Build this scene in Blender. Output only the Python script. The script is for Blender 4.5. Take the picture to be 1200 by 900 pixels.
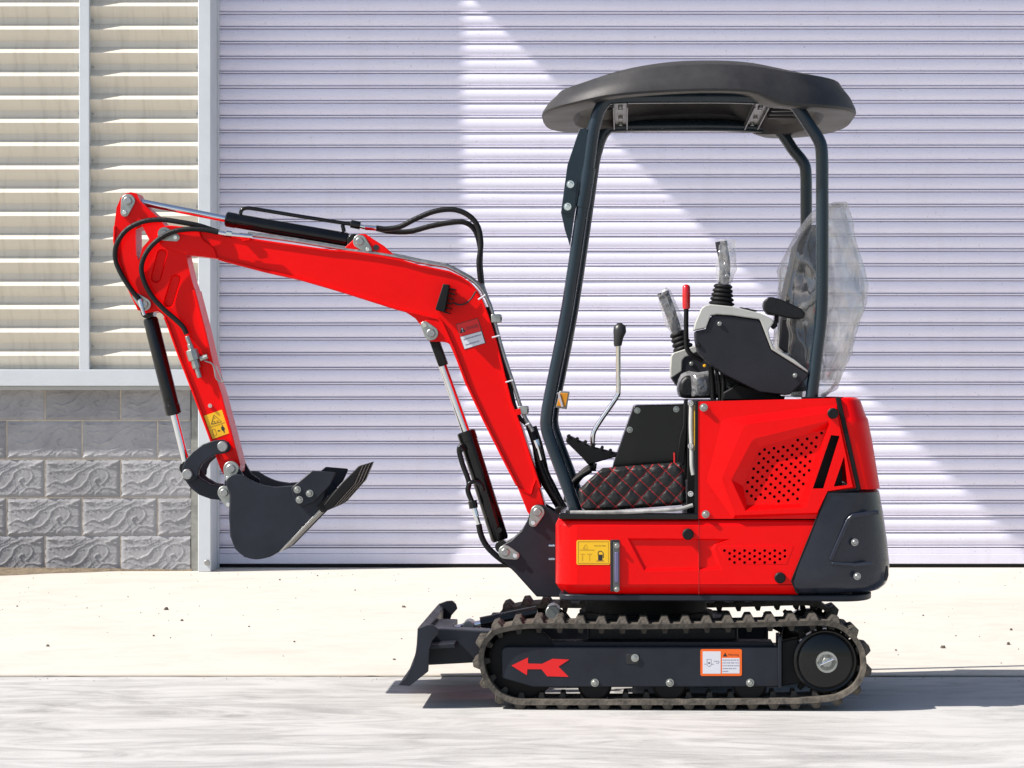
import bpy, bmesh, math, random
from mathutils import Vector, Matrix, noise
from mathutils.geometry import tessellate_polygon
random.seed(7)
R = math.radians
for o in list(bpy.data.objects):
    bpy.data.objects.remove(o)
scene = bpy.context.scene
COL = scene.collection

# ------------------------------------------------------------------ camera, light, exposure
FPX, HCAM, CAMY, HOR = 3000.0, 1.008, -8.46, 455.0
cam = bpy.data.cameras.new('camera')
cam_o = bpy.data.objects.new('camera', cam); COL.objects.link(cam_o)
cam_o.location = (0, CAMY, HCAM); cam_o.rotation_euler = (R(90), 0, 0)
cam.sensor_width = 36; cam.lens = FPX / 1200 * 36
cam.shift_y = (HOR - 450) / 1200
cam.clip_end = 2000; cam.clip_start = .05
scene.camera = cam_o

SUN_D = Vector((4, 1.0, -4.0)).normalized()
world = bpy.data.worlds.new('World'); scene.world = world; world.use_nodes = True
wn = world.node_tree.nodes; wl = world.node_tree.links
sky = wn.new('ShaderNodeTexSky'); sky.sky_type = 'NISHITA'; sky.sun_disc = False
sky.sun_elevation = math.asin(-SUN_D.z)
sky.sun_rotation = math.atan2(-SUN_D.x, -SUN_D.y)
sky.air_density = 1.0; sky.dust_density = 1.2; sky.ozone_density = 1.0
wl.new(sky.outputs[0], wn['Background'].inputs[0]); wn['Background'].inputs[1].default_value = .095
sun = bpy.data.lights.new('sun', 'SUN'); sun.energy = 5.0; sun.angle = R(.55); sun.color = (1, .95, .88)
sun_o = bpy.data.objects.new('sun', sun); COL.objects.link(sun_o)
sun_o.rotation_euler = SUN_D.to_track_quat('-Z', 'Y').to_euler()
vs = scene.view_settings; vs.view_transform = 'Standard'; vs.look = 'None'; vs.exposure = .66; vs.gamma = 1

# ------------------------------------------------------------------ materials
MATS = {}
def mat(name, col, rough=.5, metal=0, coat=0, var=0, vscale=8, bump=0, bscale=40, spec=None, alpha=None, dust=None, dust_amt=.0):
    if name in MATS: return MATS[name]
    m = bpy.data.materials.new(name); m.use_nodes = True
    n = m.node_tree.nodes; l = m.node_tree.links; b = n['Principled BSDF']
    b.inputs['Base Color'].default_value = (*col, 1); b.inputs['Roughness'].default_value = rough
    b.inputs['Metallic'].default_value = metal; b.inputs['Coat Weight'].default_value = coat
    b.inputs['Coat Roughness'].default_value = .08
    if spec is not None: b.inputs['Specular IOR Level'].default_value = spec
    tc = n.new('ShaderNodeTexCoord')
    if var or dust:
        nz = n.new('ShaderNodeTexNoise'); nz.inputs['Scale'].default_value = vscale; nz.inputs['Detail'].default_value = 6
        nz.inputs['Roughness'].default_value = .65
        l.new(tc.outputs['Object'], nz.inputs['Vector'])
        rp = n.new('ShaderNodeValToRGB'); l.new(nz.outputs[0], rp.inputs[0])
        rp.color_ramp.elements[0].position = .3; rp.color_ramp.elements[1].position = .72
        d = dust if dust else tuple(min(1, c * (1 + var)) for c in col)
        lo = tuple(c * (1 - var) for c in col)
        if dust: d = tuple(a * (1 - dust_amt) + q * dust_amt for a, q in zip(col, dust))
        rp.color_ramp.elements[0].color = (*lo, 1); rp.color_ramp.elements[1].color = (*d, 1)
        l.new(rp.outputs[0], b.inputs['Base Color'])
        mr = n.new('ShaderNodeMapRange'); l.new(nz.outputs[0], mr.inputs[0])
        mr.inputs[1].default_value = .3; mr.inputs[2].default_value = .75
        mr.inputs[3].default_value = max(0, rough - .07); mr.inputs[4].default_value = min(1, rough + .1)
        l.new(mr.outputs[0], b.inputs['Roughness'])
    if bump:
        bz = n.new('ShaderNodeTexNoise'); bz.inputs['Scale'].default_value = bscale; bz.inputs['Detail'].default_value = 4
        l.new(tc.outputs['Object'], bz.inputs['Vector'])
        bp = n.new('ShaderNodeBump'); bp.inputs['Strength'].default_value = bump; bp.inputs['Distance'].default_value = .01
        l.new(bz.outputs[0], bp.inputs['Height']); l.new(bp.outputs[0], b.inputs['Normal'])
    MATS[name] = m
    return m
RED = mat('red_paint', (.74, .0016, .0022), .32, coat=.10, var=.05, vscale=5, bump=.012, bscale=60, spec=.11)
NAVY = mat('navy_paint', (.013, .0155, .023), .45, var=.25, vscale=9, bump=.03, bscale=120, spec=.28)
NAVYG = mat('navy_gloss_cover', (.010, .014, .028), .26, coat=.3, var=.25, vscale=6, bump=.05, bscale=90, dust=(.3, .28, .25), dust_amt=.03, spec=.3)
POST = mat('post_paint', (.008, .017, .026), .25, coat=.2, var=.15, spec=.35)
BLACKG = mat('black_gloss', (.0035, .0035, .004), .2, coat=.15, var=.2, vscale=20, spec=.3)
BLACK = mat('black_matte', (.006, .006, .0065), .55, var=.3, vscale=20, spec=.2)
RUBBER = mat('hose_rubber', (.006, .006, .0065), .45, bump=.25, bscale=260, spec=.25)
TRACK = mat('track_rubber', (.045, .041, .036), .8, var=.35, vscale=26, bump=.35, bscale=90, dust=(.36, .31, .25), dust_amt=.32, spec=.2)
TRACKD = mat('track_inner_rubber', (.012, .011, .011), .8, var=.3, vscale=22, bump=.3, bscale=90, dust=(.2, .18, .15), dust_amt=.3)
LUG = mat('track_lug_rubber', (.030, .027, .024), .75, var=.4, vscale=30, bump=.35, bscale=90, dust=(.36, .31, .25), dust_amt=.22, spec=.25)
CHROME = mat('chrome', (.72, .73, .75), .12, 1)
ZINC = mat('zinc_plated', (.36, .37, .345), .36, .85, var=.15, vscale=40)
STEEL = mat('bare_steel', (.36, .36, .35), .38, .9, var=.2, vscale=60)
CANOPY = mat('canopy_plastic', (.022, .021, .023), .48, var=.2, vscale=7, bump=.12, bscale=350, dust=(.35, .33, .3), dust_amt=.05, spec=.3)
TRIM = mat('grey_trim_plastic', (.37, .37, .345), .5, var=.06, bump=.05, bscale=300)
CONSOLE = mat('console_plastic', (.012, .0125, .017), .5, var=.2, vscale=9, bump=.12, bscale=400, spec=.28)
SEAT = mat('seat_vinyl', (.006, .006, .007), .45, bump=.2, bscale=80, spec=.28)
LEVERRED = mat('lever_red', (.5, .006, .01), .25, coat=.4)
YEL = mat('label_yellow', (.78, .44, .006), .4, var=.04)
ORANGE = mat('label_orange', (.78, .12, .004), .4)
WHITE = mat('label_white', (.62, .62, .66), .4)
INK = mat('label_black', (.012, .012, .014), .5)
GREYINK = mat('label_grey_ink', (.2, .19, .26), .5)
BROWNINK = mat('label_brown_ink', (.35, .16, .012), .5)
LABRED = mat('label_red', (.66, .004, .005), .4)
AMBER = mat('amber_reflector', (.8, .33, .01), .2, coat=.6)
GAUGE = mat('fuel_sight_tube', (.10, .09, .19), .15, coat=.6)
FRAMEG = mat('pale_frame_paint', (.55, .58, .61), .5, var=.06, vscale=3, bump=.03, bscale=60)
STITCHRED = (.30, .010, .012)

# plastic film: thin translucent sheet with creases
def film(name, milk, op, bscale):
    m = bpy.data.materials.new(name); m.use_nodes = True
    n = m.node_tree.nodes; l = m.node_tree.links; n.remove(n['Principled BSDF']); out = n['Material Output']
    tr = n.new('ShaderNodeBsdfTransparent'); tr.inputs[0].default_value = (.97, .97, .97, 1)
    df = n.new('ShaderNodeBsdfDiffuse'); df.inputs[0].default_value = (*milk, 1)
    tl = n.new('ShaderNodeBsdfTranslucent'); tl.inputs[0].default_value = (*milk, 1)
    ad = n.new('ShaderNodeMixShader'); l.new(df.outputs[0], ad.inputs[1]); l.new(tl.outputs[0], ad.inputs[2])
    gl = n.new('ShaderNodeBsdfGlossy'); gl.inputs['Roughness'].default_value = .1
    tc = n.new('ShaderNodeTexCoord'); nz = n.new('ShaderNodeTexNoise'); nz.inputs['Scale'].default_value = bscale
    nz.noise_type = 'RIDGED_MULTIFRACTAL'; nz.normalize = True; nz.inputs['Detail'].default_value = 3; nz.inputs['Distortion'].default_value = .8
    l.new(tc.outputs['Object'], nz.inputs['Vector'])
    bp = n.new('ShaderNodeBump'); bp.inputs['Strength'].default_value = .8; bp.inputs['Distance'].default_value = .02
    l.new(nz.outputs[0], bp.inputs['Height'])
    for s in (df, gl): l.new(bp.outputs[0], s.inputs['Normal'])
    rp = n.new('ShaderNodeMapRange'); l.new(nz.outputs[0], rp.inputs[0])
    rp.inputs[1].default_value = .3; rp.inputs[2].default_value = .7; rp.inputs[3].default_value = op * .65; rp.inputs[4].default_value = min(1, op * 1.35)
    m1 = n.new('ShaderNodeMixShader'); l.new(rp.outputs[0], m1.inputs[0]); l.new(tr.outputs[0], m1.inputs[1]); l.new(ad.outputs[0], m1.inputs[2])
    lw = n.new('ShaderNodeLayerWeight'); lw.inputs[0].default_value = .25; l.new(bp.outputs[0], lw.inputs['Normal'])
    fr = n.new('ShaderNodeMapRange'); l.new(lw.outputs['Facing'], fr.inputs[0]); fr.inputs[3].default_value = .08; fr.inputs[4].default_value = .3
    m2 = n.new('ShaderNodeMixShader'); l.new(fr.outputs[0], m2.inputs[0]); l.new(m1.outputs[0], m2.inputs[1]); l.new(gl.outputs[0], m2.inputs[2])
    l.new(m2.outputs[0], out.inputs[0])
    return m
FILM_BAG = film('milky_plastic_film', (.94, .92, .88), .31, 6)
FILM_WRAP = film('clear_plastic_film', (.9, .9, .92), .36, 28)

# ------------------------------------------------------------------ mesh helpers
class MB:
    def __init__(s): s.v = []; s.f = []; s.uv = None
    def add(s, vs_, fs):
        k = len(s.v); s.v += [tuple(v) for v in vs_]; s.f += [tuple(i + k for i in f) for f in fs]; return s
    def box(s, x0, x1, y0, y1, z0, z1):
        v = [(x, y, z) for z in (z0, z1) for y in (y0, y1) for x in (x0, x1)]
        return s.add(v, [(0, 2, 3, 1), (4, 5, 7, 6), (0, 1, 5, 4), (2, 6, 7, 3), (0, 4, 6, 2), (1, 3, 7, 5)])
    def ext(s, front, y1, pts3=True):
        """extrude a closed loop of 3-D points (all on one local y) to y1"""
        n = len(front); back = [(p[0], y1, p[2]) for p in front]
        a = sum(front[i][0] * front[(i + 1) % n][2] - front[(i + 1) % n][0] * front[i][2] for i in range(n))
        F = list(range(n)) if (a > 0) == (y1 > front[0][1]) else list(range(n))[::-1]
        fs = [tuple(F), tuple(i + n for i in F[::-1])]
        for k in range(n):
            i, j = F[k], F[(k + 1) % n]
            fs.append((j, i, i + n, j + n))
        return s.add(list(front) + back, fs)
    def tube(s, pts, rad, seg=12, caps=True):
        pts = [Vector(p) for p in pts]; n = len(pts)
        rr = rad if isinstance(rad, (list, tuple)) else [rad] * n
        t0 = (pts[1] - pts[0]).normalized()
        up = Vector((0, 1, 0)) if abs(t0.y) < .9 else Vector((0, 0, 1))
        nrm = t0.cross(up).normalized(); vs_ = []; fs = []
        for i in range(n):
            t = (pts[min(i + 1, n - 1)] - pts[max(i - 1, 0)])
            if t.length < 1e-9: t = t0
            t.normalize(); nrm = (nrm - t * nrm.dot(t)).normalized(); b = t.cross(nrm)
            for k in range(seg):
                a = 2 * math.pi * k / seg
                vs_.append(pts[i] + (nrm * math.cos(a) + b * math.sin(a)) * rr[i])
        for i in range(n - 1):
            for k in range(seg):
                k2 = (k + 1) % seg
                fs.append((i * seg + k, i * seg + k2, (i + 1) * seg + k2, (i + 1) * seg + k))
        if caps: fs += [tuple(range(seg))[::-1], tuple((n - 1) * seg + k for k in range(seg))]
        return s.add(vs_, fs)
    def grid(s, rows, closed=False, flip=False):
        n = len(rows[0]); fs = []
        for i in range(len(rows) - 1):
            for k in range(n if closed else n - 1):
                q = (i * n + k, i * n + (k + 1) % n, (i + 1) * n + (k + 1) % n, (i + 1) * n + k)
                fs.append(q[::-1] if flip else q)
        return s.add([p for r in rows for p in r], fs)
    def build(s, name, m, parent=None, bevel=0, seg=2, angle=35, solid=0):
        me = bpy.data.meshes.new(name); me.from_pydata(s.v, [], s.f); me.update()
        bm = bmesh.new(); bm.from_mesh(me)
        bmesh.ops.recalc_face_normals(bm, faces=bm.faces[:]); bm.to_mesh(me); bm.free()
        me.shade_smooth(); me.set_sharp_from_angle(angle=R(angle))
        o = bpy.data.objects.new(name, me); COL.objects.link(o); o.parent = parent
        for q in (m if isinstance(m, (list, tuple)) else [m]): me.materials.append(q)
        if bevel:
            b = o.modifiers.new('bevel', 'BEVEL'); b.width = bevel; b.segments = seg; b.limit_method = 'ANGLE'; b.angle_limit = R(30)
        if solid:
            b = o.modifiers.new('solid', 'SOLIDIFY'); b.thickness = solid; b.offset = 0
        return o

def empty(name, loc=(0, 0, 0), rz=0):
    o = bpy.data.objects.new(name, None); COL.objects.link(o); o.location = loc; o.rotation_euler = (0, 0, rz); o.empty_display_size = .1
    return o
def tag(o, label=None, cat=None, group=None, kind=None):
    for k, v in (('label', label), ('category', cat), ('group', group), ('kind', kind)):
        if v: o[k] = v
    return o
def link_copy(o, parent):
    c = o.copy(); COL.objects.link(c); c.parent = parent; return c
def catmull(pts, n=8):
    P = [Vector(p) for p in pts]; P = [P[0] * 2 - P[1]] + P + [P[-1] * 2 - P[-2]]; out = []
    for i in range(1, len(P) - 2):
        a, b, c, d = P[i - 1:i + 3]
        for k in range(n):
            t = k / n
            out.append(.5 * ((2 * b) + (c - a) * t + (2 * a - 5 * b + 4 * c - d) * t * t + (3 * b - a - 3 * c + d) * t ** 3))
    out.append(P[-2]); return out
def lerp(a, b, t): return a + (b - a) * t
def interp(tab, x):
    if x <= tab[0][0]: return tab[0][1]
    for (a, p), (b, q) in zip(tab, tab[1:]):
        if x <= b: return lerp(p, q, (x - a) / (b - a))
    return tab[-1][1]
def smin(tab, x):      # smooth-stepped interpolation
    if x <= tab[0][0]: return tab[0][1]
    for (a, p), (b, q) in zip(tab, tab[1:]):
        if x <= b:
            t = (x - a) / (b - a); return lerp(p, q, t * t * (3 - 2 * t))
    return tab[-1][1]

# a pixel gives a direction; distance comes from the world plane (walls) it lies on
def WP(px, py, wy):
    d = wy - CAMY
    return Vector(((px - 600) * d / FPX, wy, HCAM - (py - HOR) * d / FPX))

# ------------------------------------------------------------------ the setting
def noise_nodes(m):
    n = m.node_tree.nodes; l = m.node_tree.links; return n, l, n['Principled BSDF']
def concrete(name, lo, hi, streak, rough=.85):
    m = bpy.data.materials.new(name); m.use_nodes = True; n, l, b = noise_nodes(m)
    tc = n.new('ShaderNodeTexCoord'); mp = n.new('ShaderNodeMapping'); l.new(tc.outputs['Object'], mp.inputs[0])
    mp.inputs['Scale'].default_value = streak
    a = n.new('ShaderNodeTexNoise'); a.inputs['Scale'].default_value = 1; a.inputs['Detail'].default_value = 12
    a.inputs['Roughness'].default_value = .7; a.inputs['Distortion'].default_value = 2.2
    l.new(mp.outputs[0], a.inputs['Vector'])
    c = n.new('ShaderNodeTexNoise'); c.inputs['Scale'].default_value = 1.1; c.inputs['Detail'].default_value = 5
    l.new(tc.outputs['Object'], c.inputs['Vector'])
    g = n.new('ShaderNodeTexNoise'); g.inputs['Scale'].default_value = 180; g.inputs['Detail'].default_value = 3
    l.new(tc.outputs['Object'], g.inputs['Vector'])
    mx = n.new('ShaderNodeMath'); mx.operation = 'MULTIPLY_ADD'; l.new(c.outputs[0], mx.inputs[0]); mx.inputs[1].default_value = .45
    l.new(a.outputs[0], mx.inputs[2])
    m2 = n.new('ShaderNodeMath'); m2.operation = 'MULTIPLY_ADD'; l.new(g.outputs[0], m2.inputs[0]); m2.inputs[1].default_value = .22
    l.new(mx.outputs[0], m2.inputs[2])
    rp = n.new('ShaderNodeValToRGB'); l.new(m2.outputs[0], rp.inputs[0])
    rp.color_ramp.elements[0].position = .60; rp.color_ramp.elements[1].position = .92
    rp.color_ramp.elements[0].color = (*lo, 1); rp.color_ramp.elements[1].color = (*hi, 1)
    l.new(rp.outputs[0], b.inputs['Base Color']); b.inputs['Roughness'].default_value = rough
    bp = n.new('ShaderNodeBump'); bp.inputs['Strength'].default_value = .25; bp.inputs['Distance'].default_value = .004
    l.new(m2.outputs[0], bp.inputs['Height']); l.new(bp.outputs[0], b.inputs['Normal'])
    return m
G_FORE = concrete('troweled_concrete', (.235, .23, .222), (.45, .44, .425), (1.7, 4.2, 1))
G_APRON = concrete('pale_apron_concrete', (.44, .41, .36), (.52, .485, .43), (2.2, 2.6, 1))
JOINT_Y = 3024 / (793 - HOR) + CAMY
BLOCK_Y = 5.56; FRAME_Y = 5.47; SHUT_Y = 5.82
tag(MB().add([(-300, -300, 0), (300, -300, 0), (300, 300, 0), (-300, 300, 0)], [(0, 1, 2, 3)]).build('ground', G_FORE), kind='structure')
# concrete apron in front of the door: a slab 6 mm proud with a slightly crumbled front edge
fr = []
for i in range(241):
    x = -9 + 18 * i / 240
    fr.append((x, JOINT_Y + .006 * noise.noise((x * 6, 3, 0)) + .003 * noise.noise((x * 30, 9, 0))))
ap = MB(); rows = [[(x, y, .001) for x, y in fr], [(x, y + .002, .007) for x, y in fr], [(x, y + .02, .008) for x, y in fr], [(x, 5.2, .009) for x, y in fr], [(x, 6.6, .009) for x, y in fr]]
ap.grid(rows); tag(ap.build('apron', G_APRON, angle=60), kind='structure')
JOINT = mat('joint_dirt', (.36, .29, .2), .95, var=.45, vscale=14)
jm = MB()
rows = [[], []]
for i in range(481):
    x = -9 + 18 * i / 480; w = .0045 + .010 * max(0, noise.noise((x * 5, 0, 4))) + .004 * noise.noise((x * 40, 0, 1))
    y = JOINT_Y + .006 * noise.noise((x * 6, 3, 0)) + .003 * noise.noise((x * 30, 9, 0)) - .001
    rows[0].append((x, y - max(.001, w), .0045)); rows[1].append((x, y, .0045))
jm.grid(rows); tag(jm.build('joint_dirt', JOINT, angle=60), kind='structure')
# bare soil along the foot of the block wall
SOIL = mat('soil', (.17, .13, .085), .95, var=.5, vscale=25, bump=.8, bscale=60)
sm = MB(); r0 = []; r1 = []; r2 = []
for i in range(121):
    x = -5.5 + (5.5 - 1.75) * i / 120
    w = interp([(-5.5, .62), (-2.9, .50), (-2.55, .26), (-2.2, .05), (-1.75, .02)], x) + .03 * noise.noise((x * 5, 0, 0)) + .012 * noise.noise((x * 22, 5, 0))
    r0.append((x, BLOCK_Y - max(w, .012), .0105)); r1.append((x, BLOCK_Y - max(w, .012) * .5, .017 + .006 * noise.noise((x * 9, 1, 0)))); r2.append((x, BLOCK_Y + .05, .03))
sm.grid([r0, r1, r2]); tag(sm.build('soil', SOIL), kind='structure')
# grit and pebbles
GRIT = mat('grit', (.09, .075, .06), .9, var=.4, vscale=30)
gm = MB()
def pebble(mb, x, y, r, z0=.009):
    vs_ = []
    for k in range(6):
        a = k * math.pi / 3 + random.random() * .5; rr = r * random.uniform(.7, 1.2); vs_.append((x + rr * math.cos(a), y + rr * math.sin(a), z0))
    vs_ += [(x + (p[0] - x) * .6, y + (p[1] - y) * .6, z0 + r * random.uniform(.6, 1)) for p in vs_]
    mb.add(vs_, [tuple(range(6, 12))] + [(k, (k + 1) % 6, 6 + (k + 1) % 6, 6 + k) for k in range(6)])
for px, py, r in ((195, 717, .014), (213, 730, .009), (56, 760, .008), (180, 748, .006), (473, 714, .010), (462, 776, .006), (20, 713, .006), (328, 682, .007), (372, 677, .006), (102, 715, .004), (292, 737, .005), (1105, 762, .011), (1185, 741, .008), (1182, 758, .010), (1082, 724, .006), (345, 755, .005), (416, 694, .005), (1120, 748, .004), (1050, 765, .005), (248, 747, .003), (290, 691, .004), (150, 702, .004), (535, 700, .004)):
    d = 3024 / (py - HOR); pebble(gm, (px - 600) * d / FPX, d + CAMY, r)
for i in range(300):
    pebble(gm, random.uniform(-3.5, 3.8), random.triangular(JOINT_Y + .1, 5.45, 5.4), random.uniform(.0012, .0035))
for i in range(90):
    pebble(gm, random.uniform(-2.4, 2.4), JOINT_Y + random.gauss(-.04, .05), random.uniform(.001, .0026), .0)
tag(gm.build('gravel', GRIT), 'loose dark grit and pebbles scattered on pale concrete apron', 'gravel', kind='stuff')

# roller shutter ------------------------------------------------------------
SHM = bpy.data.materials.new('shutter_lavender'); SHM.use_nodes = True
n, l, b = noise_nodes(SHM)
tc = n.new('ShaderNodeNewGeometry'); mp = n.new('ShaderNodeMapping'); mp.inputs['Scale'].default_value = (1.1, 1, 26); l.new(tc.outputs['Position'], mp.inputs[0])
a = n.new('ShaderNodeTexNoise'); a.inputs['Scale'].default_value = 1; a.inputs['Detail'].default_value = 6; l.new(mp.outputs[0], a.inputs['Vector'])
rp = n.new('ShaderNodeValToRGB'); l.new(a.outputs[0], rp.inputs[0]); rp.color_ramp.elements[0].position = .3; rp.color_ramp.elements[1].position = .7
rp.color_ramp.elements[0].color = (.745, .715, .85, 1); rp.color_ramp.elements[1].color = (.80, .775, .89, 1)
# dust specks
sp = n.new('ShaderNodeTexNoise'); sp.inputs['Scale'].default_value = 95; sp.inputs['Detail'].default_value = 2; l.new(tc.outputs['Position'], sp.inputs['Vector'])
sr = n.new('ShaderNodeMapRange'); l.new(sp.outputs[0], sr.inputs[0]); sr.inputs[1].default_value = .66; sr.inputs[2].default_value = .76; sr.inputs[4].default_value = .5
mx = n.new('ShaderNodeMix'); mx.data_type = 'RGBA'; l.new(sr.outputs[0], mx.inputs[0]); l.new(rp.outputs[0], mx.inputs[6]); mx.inputs[7].default_value = (.27, .24, .24, 1)
# splash dirt rising from the ground and drip stains
sz = n.new('ShaderNodeSeparateXYZ'); l.new(tc.outputs['Position'], sz.inputs[0])
dz = n.new('ShaderNodeMapRange'); l.new(sz.outputs[2], dz.inputs[0]); dz.inputs[1].default_value = 0; dz.inputs[2].default_value = .55; dz.inputs[3].default_value = .22; dz.inputs[4].default_value = 0
mp2 = n.new('ShaderNodeMapping'); mp2.inputs['Scale'].default_value = (9, 1, 1.2); l.new(tc.outputs['Position'], mp2.inputs[0])
dn = n.new('ShaderNodeTexNoise'); dn.inputs['Scale'].default_value = 1; dn.inputs['Detail'].default_value = 8; dn.inputs['Roughness'].default_value = .7; l.new(mp2.outputs[0], dn.inputs['Vector'])
dr = n.new('ShaderNodeMapRange'); l.new(dn.outputs[0], dr.inputs[0]); dr.inputs[1].default_value = .5; dr.inputs[2].default_value = .75; dr.inputs[4].default_value = .10
da = n.new('ShaderNodeMath'); da.operation = 'MULTIPLY_ADD'; l.new(dz.outputs[0], da.inputs[0]); l.new(dn.outputs[0], da.inputs[1]); l.new(dr.outputs[0], da.inputs[2])
mx3 = n.new('ShaderNodeMix'); mx3.data_type = 'RGBA'; l.new(da.outputs[0], mx3.inputs[0]); l.new(mx.outputs[2], mx3.inputs[6]); mx3.inputs[7].default_value = (.42, .37, .33, 1)
l.new(mx3.outputs[2], b.inputs['Base Color']); rr_ = n.new('ShaderNodeMapRange'); l.new(dn.outputs[0], rr_.inputs[0]); rr_.inputs[3].default_value = .3; rr_.inputs[4].default_value = .55; l.new(rr_.outputs[0], b.inputs['Roughness'])
PITCH = 17.36 / (FPX / (SHUT_Y - CAMY)); SX0, SX1 = -1.74, 4.4
shutter = empty('roller_shutter', (0, SHUT_Y, 0))
tag(shutter, 'wide pale lavender metal roller shutter closed behind the red excavator', 'shutter')
zb = HCAM - (642 - HOR) * (SHUT_Y - CAMY) / FPX
prof = [(.0, 0.024), (.0040, .024), (.0043, -.0055), (.0053, -.0075), (.0118, -.0075), (.0128, -.0055), (.0131, .024), (.0168, .024)]     # bead between two grooves
body = []
for k in range(13):
    t = k / 12; body.append((.0170 + (PITCH - .0172) * t, .001 - .0095 * math.sin(math.pi * t) ** .6))
prof = prof + body + [(PITCH, .024)]
protos = []
for vv in range(5):
    mb = MB(); cols = []
    for i in range(41):
        x = lerp(SX0, SX1, i / 40); w = .0016 * noise.noise((x * .9, vv * 7.3, 0)) + .0007 * noise.noise((x * 4, vv * 3.1, 5)); dzz = .0008 * noise.noise((x * 1.1, vv * 5.5, 9))
        cols.append([(x, y + w, z + dzz) for z, y in prof])
    mb.grid(cols); protos.append(mb.build('slat', SHM, shutter, angle=50))
for k in range(44):
    c = protos[k] if k < 5 else link_copy(protos[random.randrange(5)], shutter)
    c.location = (random.uniform(-.004, .004), random.uniform(-.0012, .0012), zb + k * PITCH)
mb = MB(); mb.box(SX0, SX1, -.02, .02, .03, zb - .032); mb.box(SX0, SX1, -.012, .012, zb - .0315, zb - .0015); mb.build('bottom_bar', SHM, shutter, .003)
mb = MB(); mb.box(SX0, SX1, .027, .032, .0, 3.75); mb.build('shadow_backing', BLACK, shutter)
mb = MB(); mb.box(SX0, SX1, -.017, .013, .012, .0285); mb.build('seal_gap_strip', BLACK, shutter)  # black strip puts in the shade of the gap under the bottom bar

# block wall -----------------------------------------------------------------
BLK = bpy.data.materials.new('grey_moulded_block'); BLK.use_nodes = True
n, l, b = noise_nodes(BLK)
tc = n.new('ShaderNodeTexCoord'); oi = n.new('ShaderNodeObjectInfo')
a = n.new('ShaderNodeTexNoise'); a.inputs['Scale'].default_value = 6; a.inputs['Detail'].default_value = 8; a.inputs['Roughness'].default_value = .7
ad = n.new('ShaderNodeVectorMath'); ad.operation = 'ADD'; l.new(tc.outputs['Object'], ad.inputs[0]); l.new(oi.outputs['Location'], ad.inputs[1]); l.new(ad.outputs[0], a.inputs['Vector'])
rp = n.new('ShaderNodeValToRGB'); l.new(a.outputs[0], rp.inputs[0]); rp.color_ramp.elements[0].position = .3; rp.color_ramp.elements[1].position = .75
rp.color_ramp.elements[0].color = (.245, .243, .258, 1); rp.color_ramp.elements[1].color = (.37, .365, .375, 1)
hv = n.new('ShaderNodeHueSaturation'); l.new(rp.outputs[0], hv.inputs['Color'])
mr = n.new('ShaderNodeMapRange'); l.new(oi.outputs['Random'], mr.inputs[0]); mr.inputs[3].default_value = .86; mr.inputs[4].default_value = 1.12; l.new(mr.outputs[0], hv.inputs['Value'])
l.new(hv.outputs[0], b.inputs['Base Color']); b.inputs['Roughness'].default_value = .85
g = n.new('ShaderNodeTexNoise'); g.inputs['Scale'].default_value = 140; g.inputs['Detail'].default_value = 4; l.new(tc.outputs['Object'], g.inputs['Vector'])
bp = n.new('ShaderNodeBump'); bp.inputs['Strength'].default_value = .35; bp.inputs['Distance'].default_value = .004; l.new(g.outputs[0], bp.inputs['Height']); l.new(bp.outputs[0], b.inputs['Normal'])
MORT = mat('mortar', (.55, .47, .37), .95, var=.3, vscale=18, bump=.5, bscale=90)
BS = FPX / (BLOCK_Y - CAMY)
BW, BH, GAP = 88.5 / BS, 45.3 / BS, .007
def relief(u, v):
    """moulded rock-face relief, u 0..1 along, v 0..1 up"""
    e = min(u * BW, (1 - u) * BW, v * BH, (1 - v) * BH)
    rise = min(1, e / .018) ** .8
    x, y = u * 2, v
    wx = x + .16 * noise.noise((x * 2.2, y * 2.6, 1.3)) + .035 * noise.noise((x * 6, y * 6, 4))
    wy = y + .16 * noise.noise((x * 2.2, y * 2.6, 7.1)) + .035 * noise.noise((x * 6, y * 6, 9))
    h = 0
    # flowing ridges from lower left to upper right
    q = wy * 1.0 - wx * .42 + .12 * math.sin(wx * 3.1)
    rid = 1 - abs(math.sin(q * 10.5)); h += .0075 * rid ** 8 * (.5 + .9 * max(0, .5 + noise.noise((x * 3, y * 3, 21))))
    q2 = wy * 2.2 + .5 * math.sin(wx * 2.3 + 1) + .35 * wx; h += .004 * (1 - abs(math.sin(q2 * 6.1))) ** 9
    # swirl in the right half
    dx, dy = wx - 1.5, (wy - .48) * 1.05
    r = math.hypot(dx, dy)
    if r < .45:
        sw = 1 - abs(math.sin((r - .035 * math.atan2(dy, dx)) * 14)); h = lerp(.0085 * sw ** 7, h, (r / .45) ** 2.5)
    # corner fans
    d1 = (x * .5 - y) ; h += .010 * math.exp(-(d1 / .05) ** 2) * max(0, 1 - x / .35)
    d2 = ((2 - x) * .5 - (1 - y)); h += .010 * math.exp(-(d2 / .05) ** 2) * max(0, 1 - (2 - x) / .45)
    h += .0009 * noise.noise((x * 12, y * 12, 2))
    return rise * (.005 + .8 * h)
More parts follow.
